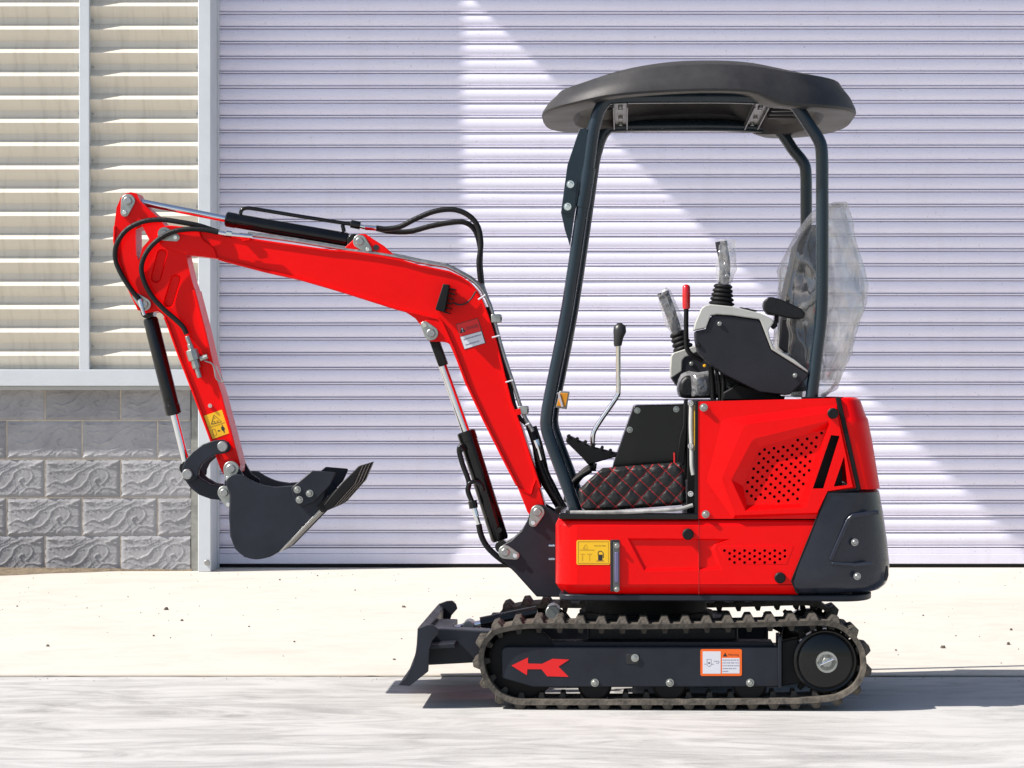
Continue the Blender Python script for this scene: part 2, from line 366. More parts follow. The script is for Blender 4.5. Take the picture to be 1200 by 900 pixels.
def block_mesh(u0, u1, v0=0, v1=1, nx=84, ny=42):
    nu = max(4, int(nx * (u1 - u0))); nv = max(4, int(ny * (v1 - v0)))
    rows = []
    for j in range(nv + 1):
        v = lerp(v0, v1, j / nv); rows.append([((lerp(u0, u1, i / nu) - u0) * (BW - GAP), -relief(lerp(u0, u1, i / nu), v), (v - v0) * (BH - GAP)) for i in range(nu + 1)])
    W, Hh = (u1 - u0) * (BW - GAP), (v1 - v0) * (BH - GAP)
    mb = MB(); mb.grid(rows)
    mb.add([(0, 0, 0), (W, 0, 0), (W, 0, Hh), (0, 0, Hh), (0, .06, 0), (W, .06, 0), (W, .06, Hh), (0, .06, Hh)], [(0, 1, 5, 4), (1, 2, 6, 5), (2, 3, 7, 6), (3, 0, 4, 7)])
    return mb
bx_r = WP(224, 0, BLOCK_Y).x
zrow = [HCAM - (y - HOR) / BS for y in (672.5, 628.6, 583.6, 538.2, 493)]
wall = empty('block_wall', (-2.2, BLOCK_Y, 0))
tag(wall, 'low wall of grey moulded rock-face concrete blocks left of the shutter', 'wall')
mb = MB(); mb.box(-5.5 + 2.2, bx_r + 2.2 - .004, .0015, .10, 0, zrow[4] + BH + .02); mb.build('mortar', MORT, wall)
full = block_mesh(0, 1).build('block', BLK, wall, angle=80); first = True
for r_i, z in enumerate(zrow):
    odd = r_i % 2 == 1                       # rows from the ground
    jx = WP(96.3 if odd else 52.7, 0, BLOCK_Y).x
    k = -8
    while True:
        x = jx + k * BW
        if x > bx_r - .03: break
        if x < -5.4: k += 1; continue
        fracw = min(1, (bx_r - x) / BW)
        topcut = r_i == 4 and False
        if fracw > .995:
            o = full if first else link_copy(full, wall); first = False
        else:
            o = block_mesh(0, fracw).build('block', BLK, wall, angle=80)
        o.location = (x + 2.2 + GAP / 2, random.uniform(-.0015, .0015), z + GAP / 2)
        k += 1

# louvred wall ---------------------------------------------------------------
LS = FPX / (FRAME_Y - CAMY)
LOUV = bpy.data.materials.new('louvre_paint_warm_bounce'); LOUV.use_nodes = True
n, l, b = noise_nodes(LOUV)
tc = n.new('ShaderNodeNewGeometry'); mp = n.new('ShaderNodeMapping'); mp.inputs['Scale'].default_value = (40, 1, 5); l.new(tc.outputs['Position'], mp.inputs[0])
a = n.new('ShaderNodeTexNoise'); a.inputs['Scale'].default_value = 1; a.inputs['Detail'].default_value = 5; l.new(mp.outputs[0], a.inputs['Vector'])
rp = n.new('ShaderNodeValToRGB'); l.new(a.outputs[0], rp.inputs[0]); rp.color_ramp.elements[0].position = .25; rp.color_ramp.elements[1].position = .5
rp.color_ramp.elements[0].color = (.53, .49, .415, 1); rp.color_ramp.elements[1].color = (.62, .575, .49, 1)  # cream tone: warm bounce light from the ground painted into the louvre colour
l.new(rp.outputs[0], b.inputs['Base Color']); b.inputs['Roughness'].default_value = .5
louv = empty('louvre_cladding', (-2.2, FRAME_Y, 0))
tag(louv, 'pale horizontal louvre cladding in pale grey frame above the block wall', 'louvres')
LP = 27.35 / LS; LTOP = 4.9
zsill = HCAM - (433 - HOR) / LS
prof = [(0, .062), (-.003, .056), (-.034, .019), (-.037, .018), (-.040, .019), (-.090, .058), (-.093, .062), (-LP, .062)]
xm0, xm1, xj0, xj1 = [WP(p, 0, FRAME_Y).x + 2.2 for p in (92.6, 104.6, 232, 247)]
for x0, x1 in ((-5.5 + 2.2, xm0 + .01), (xm1 - .01, xj0 + .004)):
    pm = MB(); pm.box(x0, x1, .066, .076, zsill, LTOP); pan = pm.build('louvre_panel', LOUV, louv)
    mb = MB(); mb.grid([[(x0, y, z) for z, y in prof], [(x1, y, z) for z, y in prof]]); s0 = mb.build('slat', LOUV, pan, angle=12)
    for k in range(1, 33):
        o = s0 if k == 1 else link_copy(s0, pan)
        o.location.z = HCAM - (224.5 + 27.35 * 7.75 - 27.35 * k - HOR) / LS
bolt = MB(); bolt.tube([(0, 0, 0), (0, -.008, 0)], .0055, 6)
b0 = None
for k in range(2, 26, 2):
    z = HCAM - (224.5 + 27.35 * 7.75 - 27.35 * k - HOR) / LS - .11
    for xx in (xm0 - .010, xm1 + .010, xj0 - .012):
        if b0 is None: b0 = bolt.build('screw', STEEL, louv); o = b0
        else: o = link_copy(b0, louv)
        o.location = (xx, .062, z)
mb = MB(); mb.box(xm0, xm1, 0, .064, zsill, LTOP); mb.build('mullion', FRAMEG, louv, .003)
mb = MB(); mb.box(-5.5 + 2.2, xj0 - .002, -.004, .12, HCAM - (452.5 - HOR) / LS, zsill); mb.build('sill', FRAMEG, louv, .004)
mb = MB(); mb.box(-5.5 + 2.2, xj0 - .002, .004, .12, HCAM - (457 - HOR) / LS, HCAM - (452.7 - HOR) / LS); mb.build('sill_drip', TRIM, louv, .002)
post = empty('door_post', (WP(240, 0, FRAME_Y).x, FRAME_Y, 0))
tag(post, 'pale grey steel door post between louvres and roller shutter', 'post')
px0 = WP(240, 0, FRAME_Y).x + 2.2
mb = MB(); mb.box(xj0 - px0, xj1 - px0, .0, .30, .009, LTOP); mb.build('jamb', FRAMEG, post, .004)
mb = MB(); mb.box(xj0 - px0 - .045, xj0 - px0 - .002, .07, .34, .009, HCAM - (457.2 - HOR) / LS); mb.build('filler_strip', mat('dull_filler', (.22, .22, .2), .8, var=.3, vscale=20), post, .002)
mb = MB(); mb.box(xj1 - px0 - .02, xj1 - px0 + .010, .301, .330, .009, 3.72); mb.build('guide_rail', FRAMEG, post, .002)
mb = MB(); mb.tube([(xj1 - px0 - .02, 0, .06), (xj1 - px0 - .02, -.01, .06)], .016, 10); mb.build('floor_bolt', STEEL, post, .002)
# wall above the opening and the flat awning slab whose shade falls across the shutter (both above the frame)
LINT = mat('cream_render', (.55, .53, .5), .8, var=.08, vscale=3, bump=.2, bscale=50)
lin = empty('lintel_wall', (0, SHUT_Y, 3.72)); tag(lin, 'cream rendered wall and flat awning slab over the roller shutter', 'wall')
mb = MB(); mb.box(SX0 + .06, SX1 + 3, -.02, .2, 0.03, 1.19); mb.box(-5.5, SX1 + 3, -.02, .2, 1.192, 2.7); mb.build('wall_face', LINT, lin)
AX0 = -.195 - (6.0 - 3.145)
mb = MB(); mb.box(AX0, SX1 + 3, -1.54, -.022, 2.28, 2.42); mb.build('awning_slab', LINT, lin, .006)
rj = MB(); rj.box(SX1 + .01, SX1 + 3, -.35, .1, .0, 3.85); tag(rj.build('side_wall', LINT), 'cream rendered wall beyond the far end of the shutter', 'wall').location = (0, SHUT_Y, .01)

# ------------------------------------------------------------------ the excavator
YAW = R(-2.5)
XC = (790 - 600) * 8.46 / FPX
EX = empty('mini_excavator', (XC, 0, 0), YAW)
tag(EX, 'red mini excavator with black canopy, rubber tracks and raised digging arm', 'excavator')
_c, _s = math.cos(YAW), math.sin(YAW)
def L(px, py, yl):
    """pixel -> local point on the machine's own plane local y = yl"""
    dx, dz = (px - 600) / FPX, -(py - HOR) / FPX
    ox, oy = -XC, CAMY
    # local y of (ox,oy)+t(dx,1): (-s*X + c*Y)
    t = (yl - (-_s * ox + _c * oy)) / (-_s * dx + _c)
    X, Y = ox + t * dx, oy + t
    return Vector((_c * X + _s * Y, yl, HCAM + t * dz))
def crop(ox, oy, s): return lambda pts: [(ox + u / s, oy + v / s) for u, v in pts]
A4 = crop(120, 210, 3.75); A5 = crop(380, 230, 4.5); A6 = crop(180, 460, 4.5); A7 = crop(480, 360, 5); A8 = crop(500, 500, 4.5)
B1 = crop(620, 60, 3); B2 = crop(620, 160, 4.5); B3 = crop(740, 260, 4); B4 = crop(620, 360, 3.4625); B5 = crop(800, 450, 3.4615); B6 = crop(630, 580, 4); B7 = crop(450, 690, 4); B8 = crop(740, 690, 3.75)
PX = 1 / 365.0
def prism(name, poly, y0, y1, m, parent=EX, bevel=.003, seg=2, mirror=False):
    mb = MB(); f = [L(u, v, y0) for u, v in poly]; mb.ext(f, y1)
    if mirror: MB().ext([(p[0], -y0, p[2]) for p in f], -y1).build(name, m, parent, bevel, seg)
    return mb.build(name, m, parent, bevel, seg)
def ptube(name, pts, rpx, y, m, parent=EX, seg=12, n=8, straight=False):
    P = [L(p[0], p[1], p[2] if len(p) > 2 else y) for p in pts]
    mb = MB(); mb.tube(P if straight else catmull(P, n), rpx * PX, seg); return mb.build(name, m, parent)
def rod(mb, p, q, rpx, y, seg=16): mb.tube([L(*p, y), L(*q, y)], rpx * PX, seg)
def ycyl(mb, px, py, rpx, y0, y1, seg=20, yref=None):
    c = L(px, py, y0 if yref is None else yref); mb.tube([(c.x, y0, c.z), (c.x, y1, c.z)], rpx * PX, seg)
def circ(px, py, r, a0, a1, n): return [(px + r * math.cos(R(lerp(a0, a1, i / n))), py - r * math.sin(R(lerp(a0, a1, i / n)))) for i in range(n + 1)]
def teardrop(p, r1, q, r2, n=12):
    """outline of two circles joined"""
    dx, dy = q[0] - p[0], q[1] - p[1]; a = math.degrees(math.atan2(-dy, dx)); d = math.hypot(dx, dy)
    b = math.degrees(math.acos(max(-1, min(1, (r1 - r2) / d))))
    return circ(p[0], p[1], r1, a + b, a + 360 - b, n) + circ(q[0], q[1], r2, a - b, a + b, n)
def pin_plate(p, r1, q, r2, y, parent, name='locking_plate'):
    o = prism(name, teardrop(p, r1, q, r2), y - .007, y, ZINC, parent, .0015)
    mb = MB(); c = L(*p, y - .007); mb.tube([(c.x, y - .007, c.z), (c.x, y - .014, c.z), (c.x, y - .016, c.z)], [r1 * .6 * PX, r1 * .6 * PX, r1 * .5 * PX], 20); mb.build('pin', STEEL, parent)
    mb = MB(); c = L(*q, y - .007); mb.tube([(c.x, y - .007, c.z), (c.x, y - .015, c.z)], r2 * .62 * PX, 6); mb.build('bolt', CHROME, parent, .001)
    return o
def bolt_at(px, py, rpx, y, parent, m=ZINC, h=.010, name='bolt', washer=True):
    mb = MB(); c = L(px, py, y)
    if washer: mb.tube([(c.x, y + .003, c.z), (c.x, y - .003, c.z)], rpx * 1.0 * PX, 16)
    mb.tube([(c.x, y - .0025, c.z), (c.x, y - h * .8, c.z), (c.x, y - h, c.z)], [rpx * .68 * PX, rpx * .66 * PX, rpx * .5 * PX], 12)
    return mb.build(name, m, parent)
def cap_at(px, py, rpx, y, parent):
    mb = MB(); c = L(px, py, y); mb.tube([(c.x, y + .002, c.z), (c.x, y - .008, c.z), (c.x, y - .011, c.z)], [rpx * PX, rpx * PX, rpx * .8 * PX], 20); return mb.build('rubber_plug', BLACK, parent)
def ribbon(path, w):
    """polygon following a px path with thickness w px"""
    a, b = [], []
    for i, p in enumerate(path):
        q0, q1 = path[max(i - 1, 0)], path[min(i + 1, len(path) - 1)]
        tx, ty = q1[0] - q0[0], q1[1] - q0[1]; d = math.hypot(tx, ty) or 1
        a.append((p[0] - ty / d * w / 2, p[1] + tx / d * w / 2)); b.append((p[0] + ty / d * w / 2, p[1] - tx / d * w / 2))
    return a + b[::-1]
def text(s, px, py, hpx, ang, y, m, parent, name='lettering', wpx=None, sx=1):
    cu = bpy.data.curves.new(name, 'FONT'); cu.body = s; cu.size = 1; cu.fill_mode = 'FRONT'
    o = bpy.data.objects.new(name, cu); COL.objects.link(o); bpy.context.view_layer.update()
    me = bpy.data.meshes.new_from_object(o.evaluated_get(bpy.context.evaluated_depsgraph_get())); bpy.data.objects.remove(o)
    xs = [v.co.x for v in me.vertices]; k = hpx / .7; kx = k if wpx is None else wpx / (max(xs) - min(xs)); x0 = min(xs); ca, sa = math.cos(R(ang)), math.sin(R(ang))
    for v in me.vertices:
        X, Y = (v.co.x - x0) * kx, v.co.y * k
        v.co = L(px + X * ca - Y * sa, py - (X * sa + Y * ca), y)
    me.materials.append(m); o = bpy.data.objects.new(name, me); COL.objects.link(o); o.parent = parent; me.update(); return o
def decal(name, poly, y, m, parent):
    mb = MB(); mb.ext([L(u, v, y) for u, v in poly], y + .0006); return mb.build(name, m, parent)
def rrect(x0, y0, x1, y1, r, n=4):
    return circ(x1 - r, y0 + r, r, 0, 90, n) + circ(x0 + r, y0 + r, r, 90, 180, n) + circ(x0 + r, y1 - r, r, 180, 270, n) + circ(x1 - r, y1 - r, r, 270, 360, n)
def orot(pts, cx, cy, ang):
    ca, sa = math.cos(R(ang)), math.sin(R(ang)); return [(cx + x * ca + y * sa, cy - x * sa + y * ca) for x, y in pts]
def pressed(name, outer, feats, holes, y, m, parent, depth_back=.02):
    """panel pressed from sheet: outer px outline, feats [(ring_outer, ring_inner, dy, holes_in_floor)], through holes"""
    mb = MB()
    def fill(loops):
        L3 = [[L(u, v, yy) for u, v in lp] for lp, yy in loops]
        flat = [p for lp in L3 for p in lp]
        tri = tessellate_polygon([[Vector((p.x, p.z, 0)) for p in lp] for lp in L3])
        mb.add(flat, [tuple(t) for t in tri])
    def wall(l0, y0, l1, y1):
        n = len(l0); mb.add([L(u, v, y0) for u, v in l0] + [L(u, v, y0)[:1] + (y1,) + L(u, v, y0)[2:] if l1 is None else L(u2, v2, y1) for (u, v), (u2, v2) in zip(l0, l1 or l0)], [(i, (i + 1) % n, n + (i + 1) % n, n + i) for i in range(n)])
    def rec(lp, yy, feats, holes):
        fill([(lp, yy)] + [(f[0], yy) for f in feats] + [(h, yy) for h in holes])
        for h in holes: wall(h, yy, None, yy + .008)
        for f in feats:
            wall(f[0], yy, f[1], yy + f[2]); rec(f[1], yy + f[2], f[4] if len(f) > 4 else [], f[3] if len(f) > 3 else [])
    rec(outer, y, feats, holes); wall(outer, y, None, y + depth_back)
    return mb.build(name, m, parent, angle=20)
def hole(px, py, r, n=8): return circ(px, py, r, 0, 360 - 360 / n, n - 1)

# ---------------- undercarriage and tracks
TP = [(582, 737), (612, 731.5), (650, 730.5), (750, 731.5), (873, 729.5), (940, 727.5), (967, 727.5), (985, 731.5), (1000, 742), (1011, 757), (1015.5, 775), (1013, 793), (1004, 807), (990, 816.5), (975, 821.5), (940, 824.5), (840, 826), (740, 826.3), (640, 826.3), (605, 825.5), (584, 817), (570, 802), (562.5, 785), (560.5, 769), (564.5, 754), (571.5, 744.5)]
Y0, Y1 = -.46, -.28
cl = [L(u, v, Y0) for u, v in TP]; n_ = len(cl); dense = []
for i in range(n_):
    a, b_, c_, d_ = cl[i - 1], cl[i], cl[(i + 1) % n_], cl[(i + 2) % n_]
    for k in range(10):
        t = k / 10; dense.append(.5 * ((2 * b_) + (c_ - a) * t + (2 * a - 5 * b_ + 4 * c_ - d_) * t * t + (3 * b_ - a - 3 * c_ + d_) * t ** 3))
cum = [0]
for i in range(len(dense)): cum.append(cum[-1] + (dense[(i + 1) % len(dense)] - dense[i]).length)
PER = cum[-1]; NL = round(PER / (24.6 / 375)); SAMP = NL * 4
def at_len(s):
    s %= PER
    for i in range(len(dense)):
        if cum[i + 1] >= s:
            t = (s - cum[i]) / max(1e-9, cum[i + 1] - cum[i]); return dense[i].lerp(dense[(i + 1) % len(dense)], t)
loop = [at_len(PER * i / SAMP) for i in range(SAMP)]
nor = []
for i in range(SAMP):
    t = (loop[(i + 1) % SAMP] - loop[i - 1]).normalized(); nor.append((t, Vector((-t.z, 0, t.x))))   # outward for clockwise-in-picture travel
def make_track():
    TH = .016
    trk = MB(); sec = []
    for i in range(SAMP):
        p = loop[i]; o_ = nor[i][1]
        sec.append([p, (p.x - o_.x * TH, Y0 + .004, p.z - o_.z * TH), (p.x - o_.x * TH, Y1 - .004, p.z - o_.z * TH), (p.x, Y1, p.z), p][:4])
    rows = sec + [sec[0]]
    trk.grid([[tuple(v) for v in r] for r in rows], closed=True)
    t = trk.build('track', TRACK, EX, angle=50)
    # inner drive teeth
    g = MB()
    for i in range(0, SAMP, 4):
        p = loop[i] - nor[i][1] * TH; tt, nn = nor[i]
        for y0, y1 in ((-.415, -.395), (-.345, -.325)):
            f = [p - tt * .011, p + tt * .011, p + tt * .006 - nn * .018, p - tt * .006 - nn * .018]
            g.add([(q.x, y0, q.z) for q in f] + [(q.x, y1, q.z) for q in f], [(0, 1, 2, 3), (7, 6, 5, 4), (0, 4, 5, 1), (1, 5, 6, 2), (2, 6, 7, 3), (3, 7, 4, 0)])
    ig = g.build('drive_teeth', TRACKD, t); tag(ig, kind='stuff')
    # one lug mesh shared by all lugs: local x along belt, z outward
    lm = MB(); hb, ht, lh = .0200, .0095, .0190
    for y0, y1, sh in ((Y0 + .003, Y0 + .078, 0), (Y0 + .102, Y1 - .003, 0)):
        q = []
        for yy, ins in ((y0, .0), (y0 + .012, .004), (y1 - .004, .002), (y1, 0)):
            pass
        v = [(-hb, y0, -.002), (hb, y0, -.002), (hb, y1, -.002), (-hb, y1, -.002), (-ht, y0 + .009, lh), (ht, y0 + .009, lh), (ht, y1 - .006, lh), (-ht, y1 - .006, lh)]
        lm.add(v, [(0, 3, 2, 1), (4, 5, 6, 7), (0, 1, 5, 4), (1, 2, 6, 5), (2, 3, 7, 6), (3, 0, 4, 7)])
    lm.add([(-hb * .8, Y0 + .07, -.002), (hb * .8, Y0 + .07, -.002), (hb * .8, Y0 + .11, -.002), (-hb * .8, Y0 + .11, -.002), (-ht, Y0 + .07, lh * .62), (ht, Y0 + .07, lh * .62), (ht, Y0 + .11, lh * .62), (-ht, Y0 + .11, lh * .62)], [(4, 5, 6, 7), (0, 1, 5, 4), (2, 3, 7, 6)])
    l0 = None
    for i in range(NL):
        k = i * 4; tt, nn = nor[k]; p = loop[k]
        if l0 is None: o = l0 = lm.build('lug', LUG, t, .002, 1)
        else: o = link_copy(l0, t)
        rot = Matrix(((tt.x, 0, nn.x), (0, 1, 0), (tt.z, 0, nn.z)))
        if rot.determinant() < 0: rot = Matrix(((-tt.x, 0, nn.x), (0, 1, 0), (-tt.z, 0, nn.z)))
        o.matrix_local = Matrix.Translation((p.x, 0, p.z)) @ rot.to_4x4()
    return t
track = make_track(); tag(track, 'near dusty black rubber crawler track')
def make_track_frame():
    fr_ = prism('track_frame', [(588, 762), (592, 758), (913, 758), (913, 805), (625, 805.5), (588, 795)], -.437, -.30, NAVY, EX, .004)
    prism('end_flange', [(912, 746), (916, 746), (916, 807), (912, 807)], -.445, -.31, NAVY, fr_, .0015)
    prism('top_ridge', [(594, 752), (905, 752), (908, 757.5), (590, 757.5)], -.40, -.31, NAVY, fr_, .002)
    for x in (697, 785, 879):
        mb = MB(); c = L(x, 803.5, -.43); mb.tube([(c.x, -.425, c.z), (c.x, -.415, c.z), (c.x, -.405, c.z), (c.x, -.32, c.z)], [16 * PX, 19.5 * PX, 19.5 * PX, 19.5 * PX], 28); ro = mb.build('track_roller', BLACK, fr_, .002)
        bolt_at(x, 800, 4.6, -.4385, fr_, ZINC, .012, 'roller_bolt')
    mb = MB(); c = L(613, 778, -.43)
    mb.tube([(c.x, y, c.z) for y in (-.405, -.40, -.34, -.335)], [36 * PX, 41 * PX, 41 * PX, 36 * PX], 40); mb.build('front_idler', BLACK, fr_)
    c = L(967, 775.5, -.43); mb = MB(); k = []
    nt = 11
    for i in range(nt):
        for da, rr in ((-11, 36), (-6, 36), (-3, 44), (3, 44), (6, 36), (11, 36)):
            a = R(i * 360 / nt + da); k.append((c.x + rr * PX * math.cos(a), -.385, c.z + rr * PX * math.sin(a)))
    mb.ext(k, -.355)
    sp_ = mb.build('sprocket', BLACK, fr_, .002)
    mb = MB(); c = L(968, 775, -.43); mb.tube([(c.x, y, c.z) for y in (-.38, -.418, -.421, -.419, -.428, -.432, -.434)], [36.5 * PX, 36.5 * PX, 34.5 * PX, 32 * PX, 31 * PX, 28 * PX, 4 * PX], 40); mb.build('sprocket_hub', BLACKG, sp_ if False else fr_, angle=25)
    mb = MB(); c = L(969, 776, -.437); mb.tube([(c.x, y, c.z) for y in (-.43, -.442, -.442, -.437)], [12.5 * PX, 12 * PX, 9.5 * PX, 9 * PX], 24); mb.build('hub_ring', ZINC, fr_)
    mb = MB(); mb.tube([(c.x, y, c.z) for y in (-.43, -.443)], 6 * PX, 6); mb.build('hub_nut', ZINC, fr_, .001)
    mb = MB(); rod(mb, (961, 779), (977, 772), 1.3, -.444, 8); mb.build('split_pin', CHROME, fr_)
    prism('tension_arm', [(916, 752), (935, 748), (940, 800), (916, 804)], -.40, -.34, BLACK, fr_, .003)
    return fr_
tf = make_track_frame()
prism('grease_port', B7([(1137, 307), (1193, 307), (1193, 353), (1137, 353)]), -.4385, -.43, INK, tf, .001); bolt_at(450 + 1176 / 4, 690 + 324 / 4, 4.5, -.4395, tf, ZINC, .004)
decal('arrow_decal', B7([(597, 360), (675, 322), (675, 350), (740, 352), (790, 328), (868, 332), (818, 365), (866, 413), (765, 410), (738, 377), (672, 377), (670, 405)]), -.4382, LABRED, tf)
wlab = decal('warning_label', B8(rrect(303, 265, 485, 383, 8)), -.4382, ORANGE, tf); tag(wlab, 'orange and white warning label on the track frame')
decal('picture_field', B8([(313, 275), (392, 275), (392, 373), (313, 373)]), -.4386, WHITE, tf)
decal('text_field', B8([(398, 304), (475, 304), (475, 372), (398, 372)]), -.4386, WHITE, tf)
text('Warning', *B8([(424, 294)])[0], 2.6, 0, -.4388, INK, tf, wpx=12.5)
decal('hazard_triangle', B8([(402, 297), (421, 297), (411.5, 281)]), -.4388, INK, tf)
def scribble(x0, x1, yy, C, h, y, m, parent, ang=0):
    mb = MB(); x = x0
    while x < x1:
        w = min(random.uniform(3, 9), x1 - x); P = C([(x, yy - h / 2), (x + w, yy - h / 2), (x + w, yy + h / 2), (x, yy + h / 2)])
        if ang: P = [(u, v - (u - P0[0]) * math.tan(R(ang))) for (u, v) in P for P0 in [C([(x0, yy)])[0]]]
        mb.ext([L(u, v, y) for u, v in P], y + .0004); x += w + random.uniform(1.5, 3.5)
    o = mb.build('small_print', m, parent); tag(o, kind='stuff'); return o
for i, e in enumerate((472, 472, 472, 460, 425)): scribble(400, e, 313 + 12.4 * i, B8, 3.6, -.4389, GREYINK, tf)
decal('pictogram', B8(ribbon([(332, 310), (350, 310), (350, 335), (344, 341), (338, 341), (332, 335), (332, 310)], 2.2)), -.4388, GREYINK, tf)
decal('pictogram', B8(circ(341, 326, 4, 0, 330, 8)), -.4388, INK, tf); scribble(320, 332, 331, B8, 2.5, -.4389, GREYINK, tf); scribble(352, 362, 331, B8, 2.5, -.4389, GREYINK, tf)
decal('pictogram', B8(ribbon([(362, 317), (372, 320), (380, 317), (386, 322), (380, 328), (372, 326)], 2.5)), -.4388, GREYINK, tf)
# far side: copies shifted across the machine
def copy_tree(o, parent, dy):
    c = link_copy(o, parent); c.location.y += dy
    for ch in [q for q in bpy.data.objects if q.parent == o]:
        link_copy(ch, c)
    return c
ft = copy_tree(track, EX, .74); tag(ft, 'far rubber crawler track behind the undercarriage')
c = link_copy(tf, EX); c.location.y += .74
for ch in [q for q in bpy.data.objects if q.parent == tf and q.name.split('.')[0] in ('track_roller', 'front_idler', 'sprocket', 'sprocket_hub', 'end_flange', 'top_ridge')]: link_copy(ch, c)

zt = L(0, 705, -.42).z
def chassis():
    mb = MB(); a = L(690, 0, 0).x; b_ = L(860, 0, 0).x
    mb.box(a, b_, -.30, .30, .14, .25); o = mb.build('undercarriage_frame', NAVY, EX, .01)
    mb = MB(); c = L(757, 0, 0).x; mb.tube([(c, 0, z) for z in (.25, .275, .275, .325, .325, .345)], [.22, .22, .20, .20, .235, .235], 40); mb.build('slewing_ring', BLACK, EX)
    return o
chassis()

# ---------------- dozer blade
bl = prism('dozer_blade', B7([(65, 452), (100, 415), (135, 350), (152, 280), (157, 185), (200, 170), (228, 168), (248, 185), (256, 210), (225, 245), (212, 290), (207, 388), (120, 456)]), -.46, -.445, NAVY, EX, .002)
mbb = MB(); prof_b = B7([(157, 183), (155, 240), (147, 305), (120, 375), (66, 452), (118, 456), (140, 415), (165, 360), (183, 290), (190, 200)])
mbb.ext([L(u, v, -.445) for u, v in prof_b], .445); mbb.build('blade_face', NAVY, bl, .003)
mbb = MB(); mbb.ext([(p.x, .445, p.z) for p in [L(u, v, -.46) for u, v in B7([(65, 452), (100, 415), (135, 350), (152, 280), (157, 185), (200, 170), (228, 168), (248, 185), (256, 210), (225, 245), (212, 290), (207, 388), (120, 456)])]], .46); mbb.build('end_plate', NAVY, bl, .002)
for yy in (-.30, .18):
    prism('blade_arm', B7([(188, 190), (262, 186), (560, 202), (720, 190), (720, 300), (600, 335), (440, 345), (205, 358)]), yy, yy + .10, NAVY, bl, .004)
mbb = MB(); a = L(*B7([(215, 190)])[0], -.2); b_ = L(*B7([(310, 250)])[0], -.2); mbb.box(a.x, b_.x, -.2, .18, b_.z, a.z); mbb.build('cross_brace', NAVY, bl, .004)
prism('stiffener', B7([(215, 265), (330, 258), (336, 278), (215, 280)]), -.42, -.30, NAVY, bl, .002)
bc = ptube('blade_cylinder', B7([(455, 165), (720, 112)]), 8.5, .0, BLACKG, EX, 20, straight=True)
ptube('cylinder_rod', B7([(330, 188), (470, 161)]), 4.5, 0, CHROME, bc, straight=True)
for u, v, r_, w_ in ((395, 178, 7, .05), (790, 112, 8.5, .06)): mbb = MB(); ycyl(mbb, *B7([(u, v)])[0], r_, -w_, w_); mbb.build('cylinder_pin', ZINC, bc, .002)
prism('cylinder_lug', B7([(340, 205), (360, 172), (410, 162), (430, 185), (420, 210)]), -.045, -.03, NAVY, bc, .002, mirror=True)
prism('frame_lug', B7([(745, 160), (760, 95), (790, 85), (850, 120), (880, 160)]), -.05, -.035, BLACK, bc, .002, mirror=True)

# ---------------- slewing platform and body
BY = -.42
def plan_half(xf, xs, xr, y=BY, rf=.05, n=10):
    """near half of a plan outline: front centre -> near side -> rear centre"""
    pts = [(xf, 0), (xf, y + rf)]
    pts += [(xf + rf - rf * math.cos(R(90 * i / 6)), y + rf - rf * math.sin(R(90 * i / 6))) for i in range(1, 7)]
    pts += [(xs + (xr - xs) * math.sin(R(90 * i / n)) ** .9, y * lerp(.45, 1, math.cos(R(90 * i / n)) ** .8) if i < n else y * .45) for i in range(n + 1)]
    pts += [(xr + .012, 0)]
    return pts
def plan_full(*a, **k):
    h = plan_half(*a, **k); return h + [(x, -y) for x, y in h[-2:0:-1]]
def slab(name, plan, z0, z1, m, parent, bevel=.004):
    mb = MB(); n = len(plan); mb.add([(x, y, z0) for x, y in plan] + [(x, y, z1) for x, y in plan], [tuple(range(n))[::-1], tuple(range(n, 2 * n))] + [(i, (i + 1) % n, n + (i + 1) % n, n + i) for i in range(n)])
    return mb.build(name, m, parent, bevel)
X = lambda px, yl=BY: L(px, 600, yl).x
Z = lambda py, yl=BY: L(700, py, yl).z
platform = slab('slewing_platform', plan_full(X(655), X(985), X(1028), BY + .01), Z(704.5), Z(697), NAVY, EX)
core = MB(); core.box(X(660), X(1000), -.385, .385, Z(696.6), Z(612)); core.box(X(822), X(988), -.385, .385, Z(612), Z(474)); core.build('engine_bay', BLACK, EX)
# lower skirt
low = [(659, 617), (957, 617), (953, 622), (930.5, 677), (930, 685), (659, 685)]
low = [(676, 616), (955, 616), (930, 678), (931.5, 685), (676, 685)]
feat = [(B6([(422, 203), (930, 203), (1188, 211), (1160, 346), (500, 357)]), B6([(436, 212), (920, 210), (1172, 220), (1146, 335), (508, 345)]), .007)]
gr_out = B6([(848, 252), (862, 237), (1194, 234), (1203, 245), (1170, 328), (885, 328)])
gr_in = B6([(853, 253), (865, 241), (1190, 238), (1197, 246), (1166, 324), (888, 324)])
gh = [hole(630 + (876 + 47.2 * i) / 4, 580 + 261 / 4, 1.75) for i in range(7)] + [hole(630 + (900 + 47.2 * i) / 4, 580 + 274 / 4, 1.75) for i in range(6)] + [hole(630 + (900 + 47.2 * i) / 4, 580 + 301 / 4, 1.75) for i in range(6)] + [hole(630 + (923 + 47.2 * i) / 4, 580 + 288 / 4, 1.75) for i in range(6)] + [hole(630 + (923 + 47.2 * i) / 4, 580 + 317 / 4, 1.75) for i in range(5)]
feat = [(B6([(422, 203), (905, 206), (838, 231), (828, 252), (862, 350), (500, 357)]), B6([(438, 212), (862, 214), (824, 233), (814, 254), (846, 339), (510, 344)]), .007),
        (gr_out, gr_in, -.0008, gh)]
skirt = pressed('lower_side_panel', low, feat, [], BY, RED, EX)
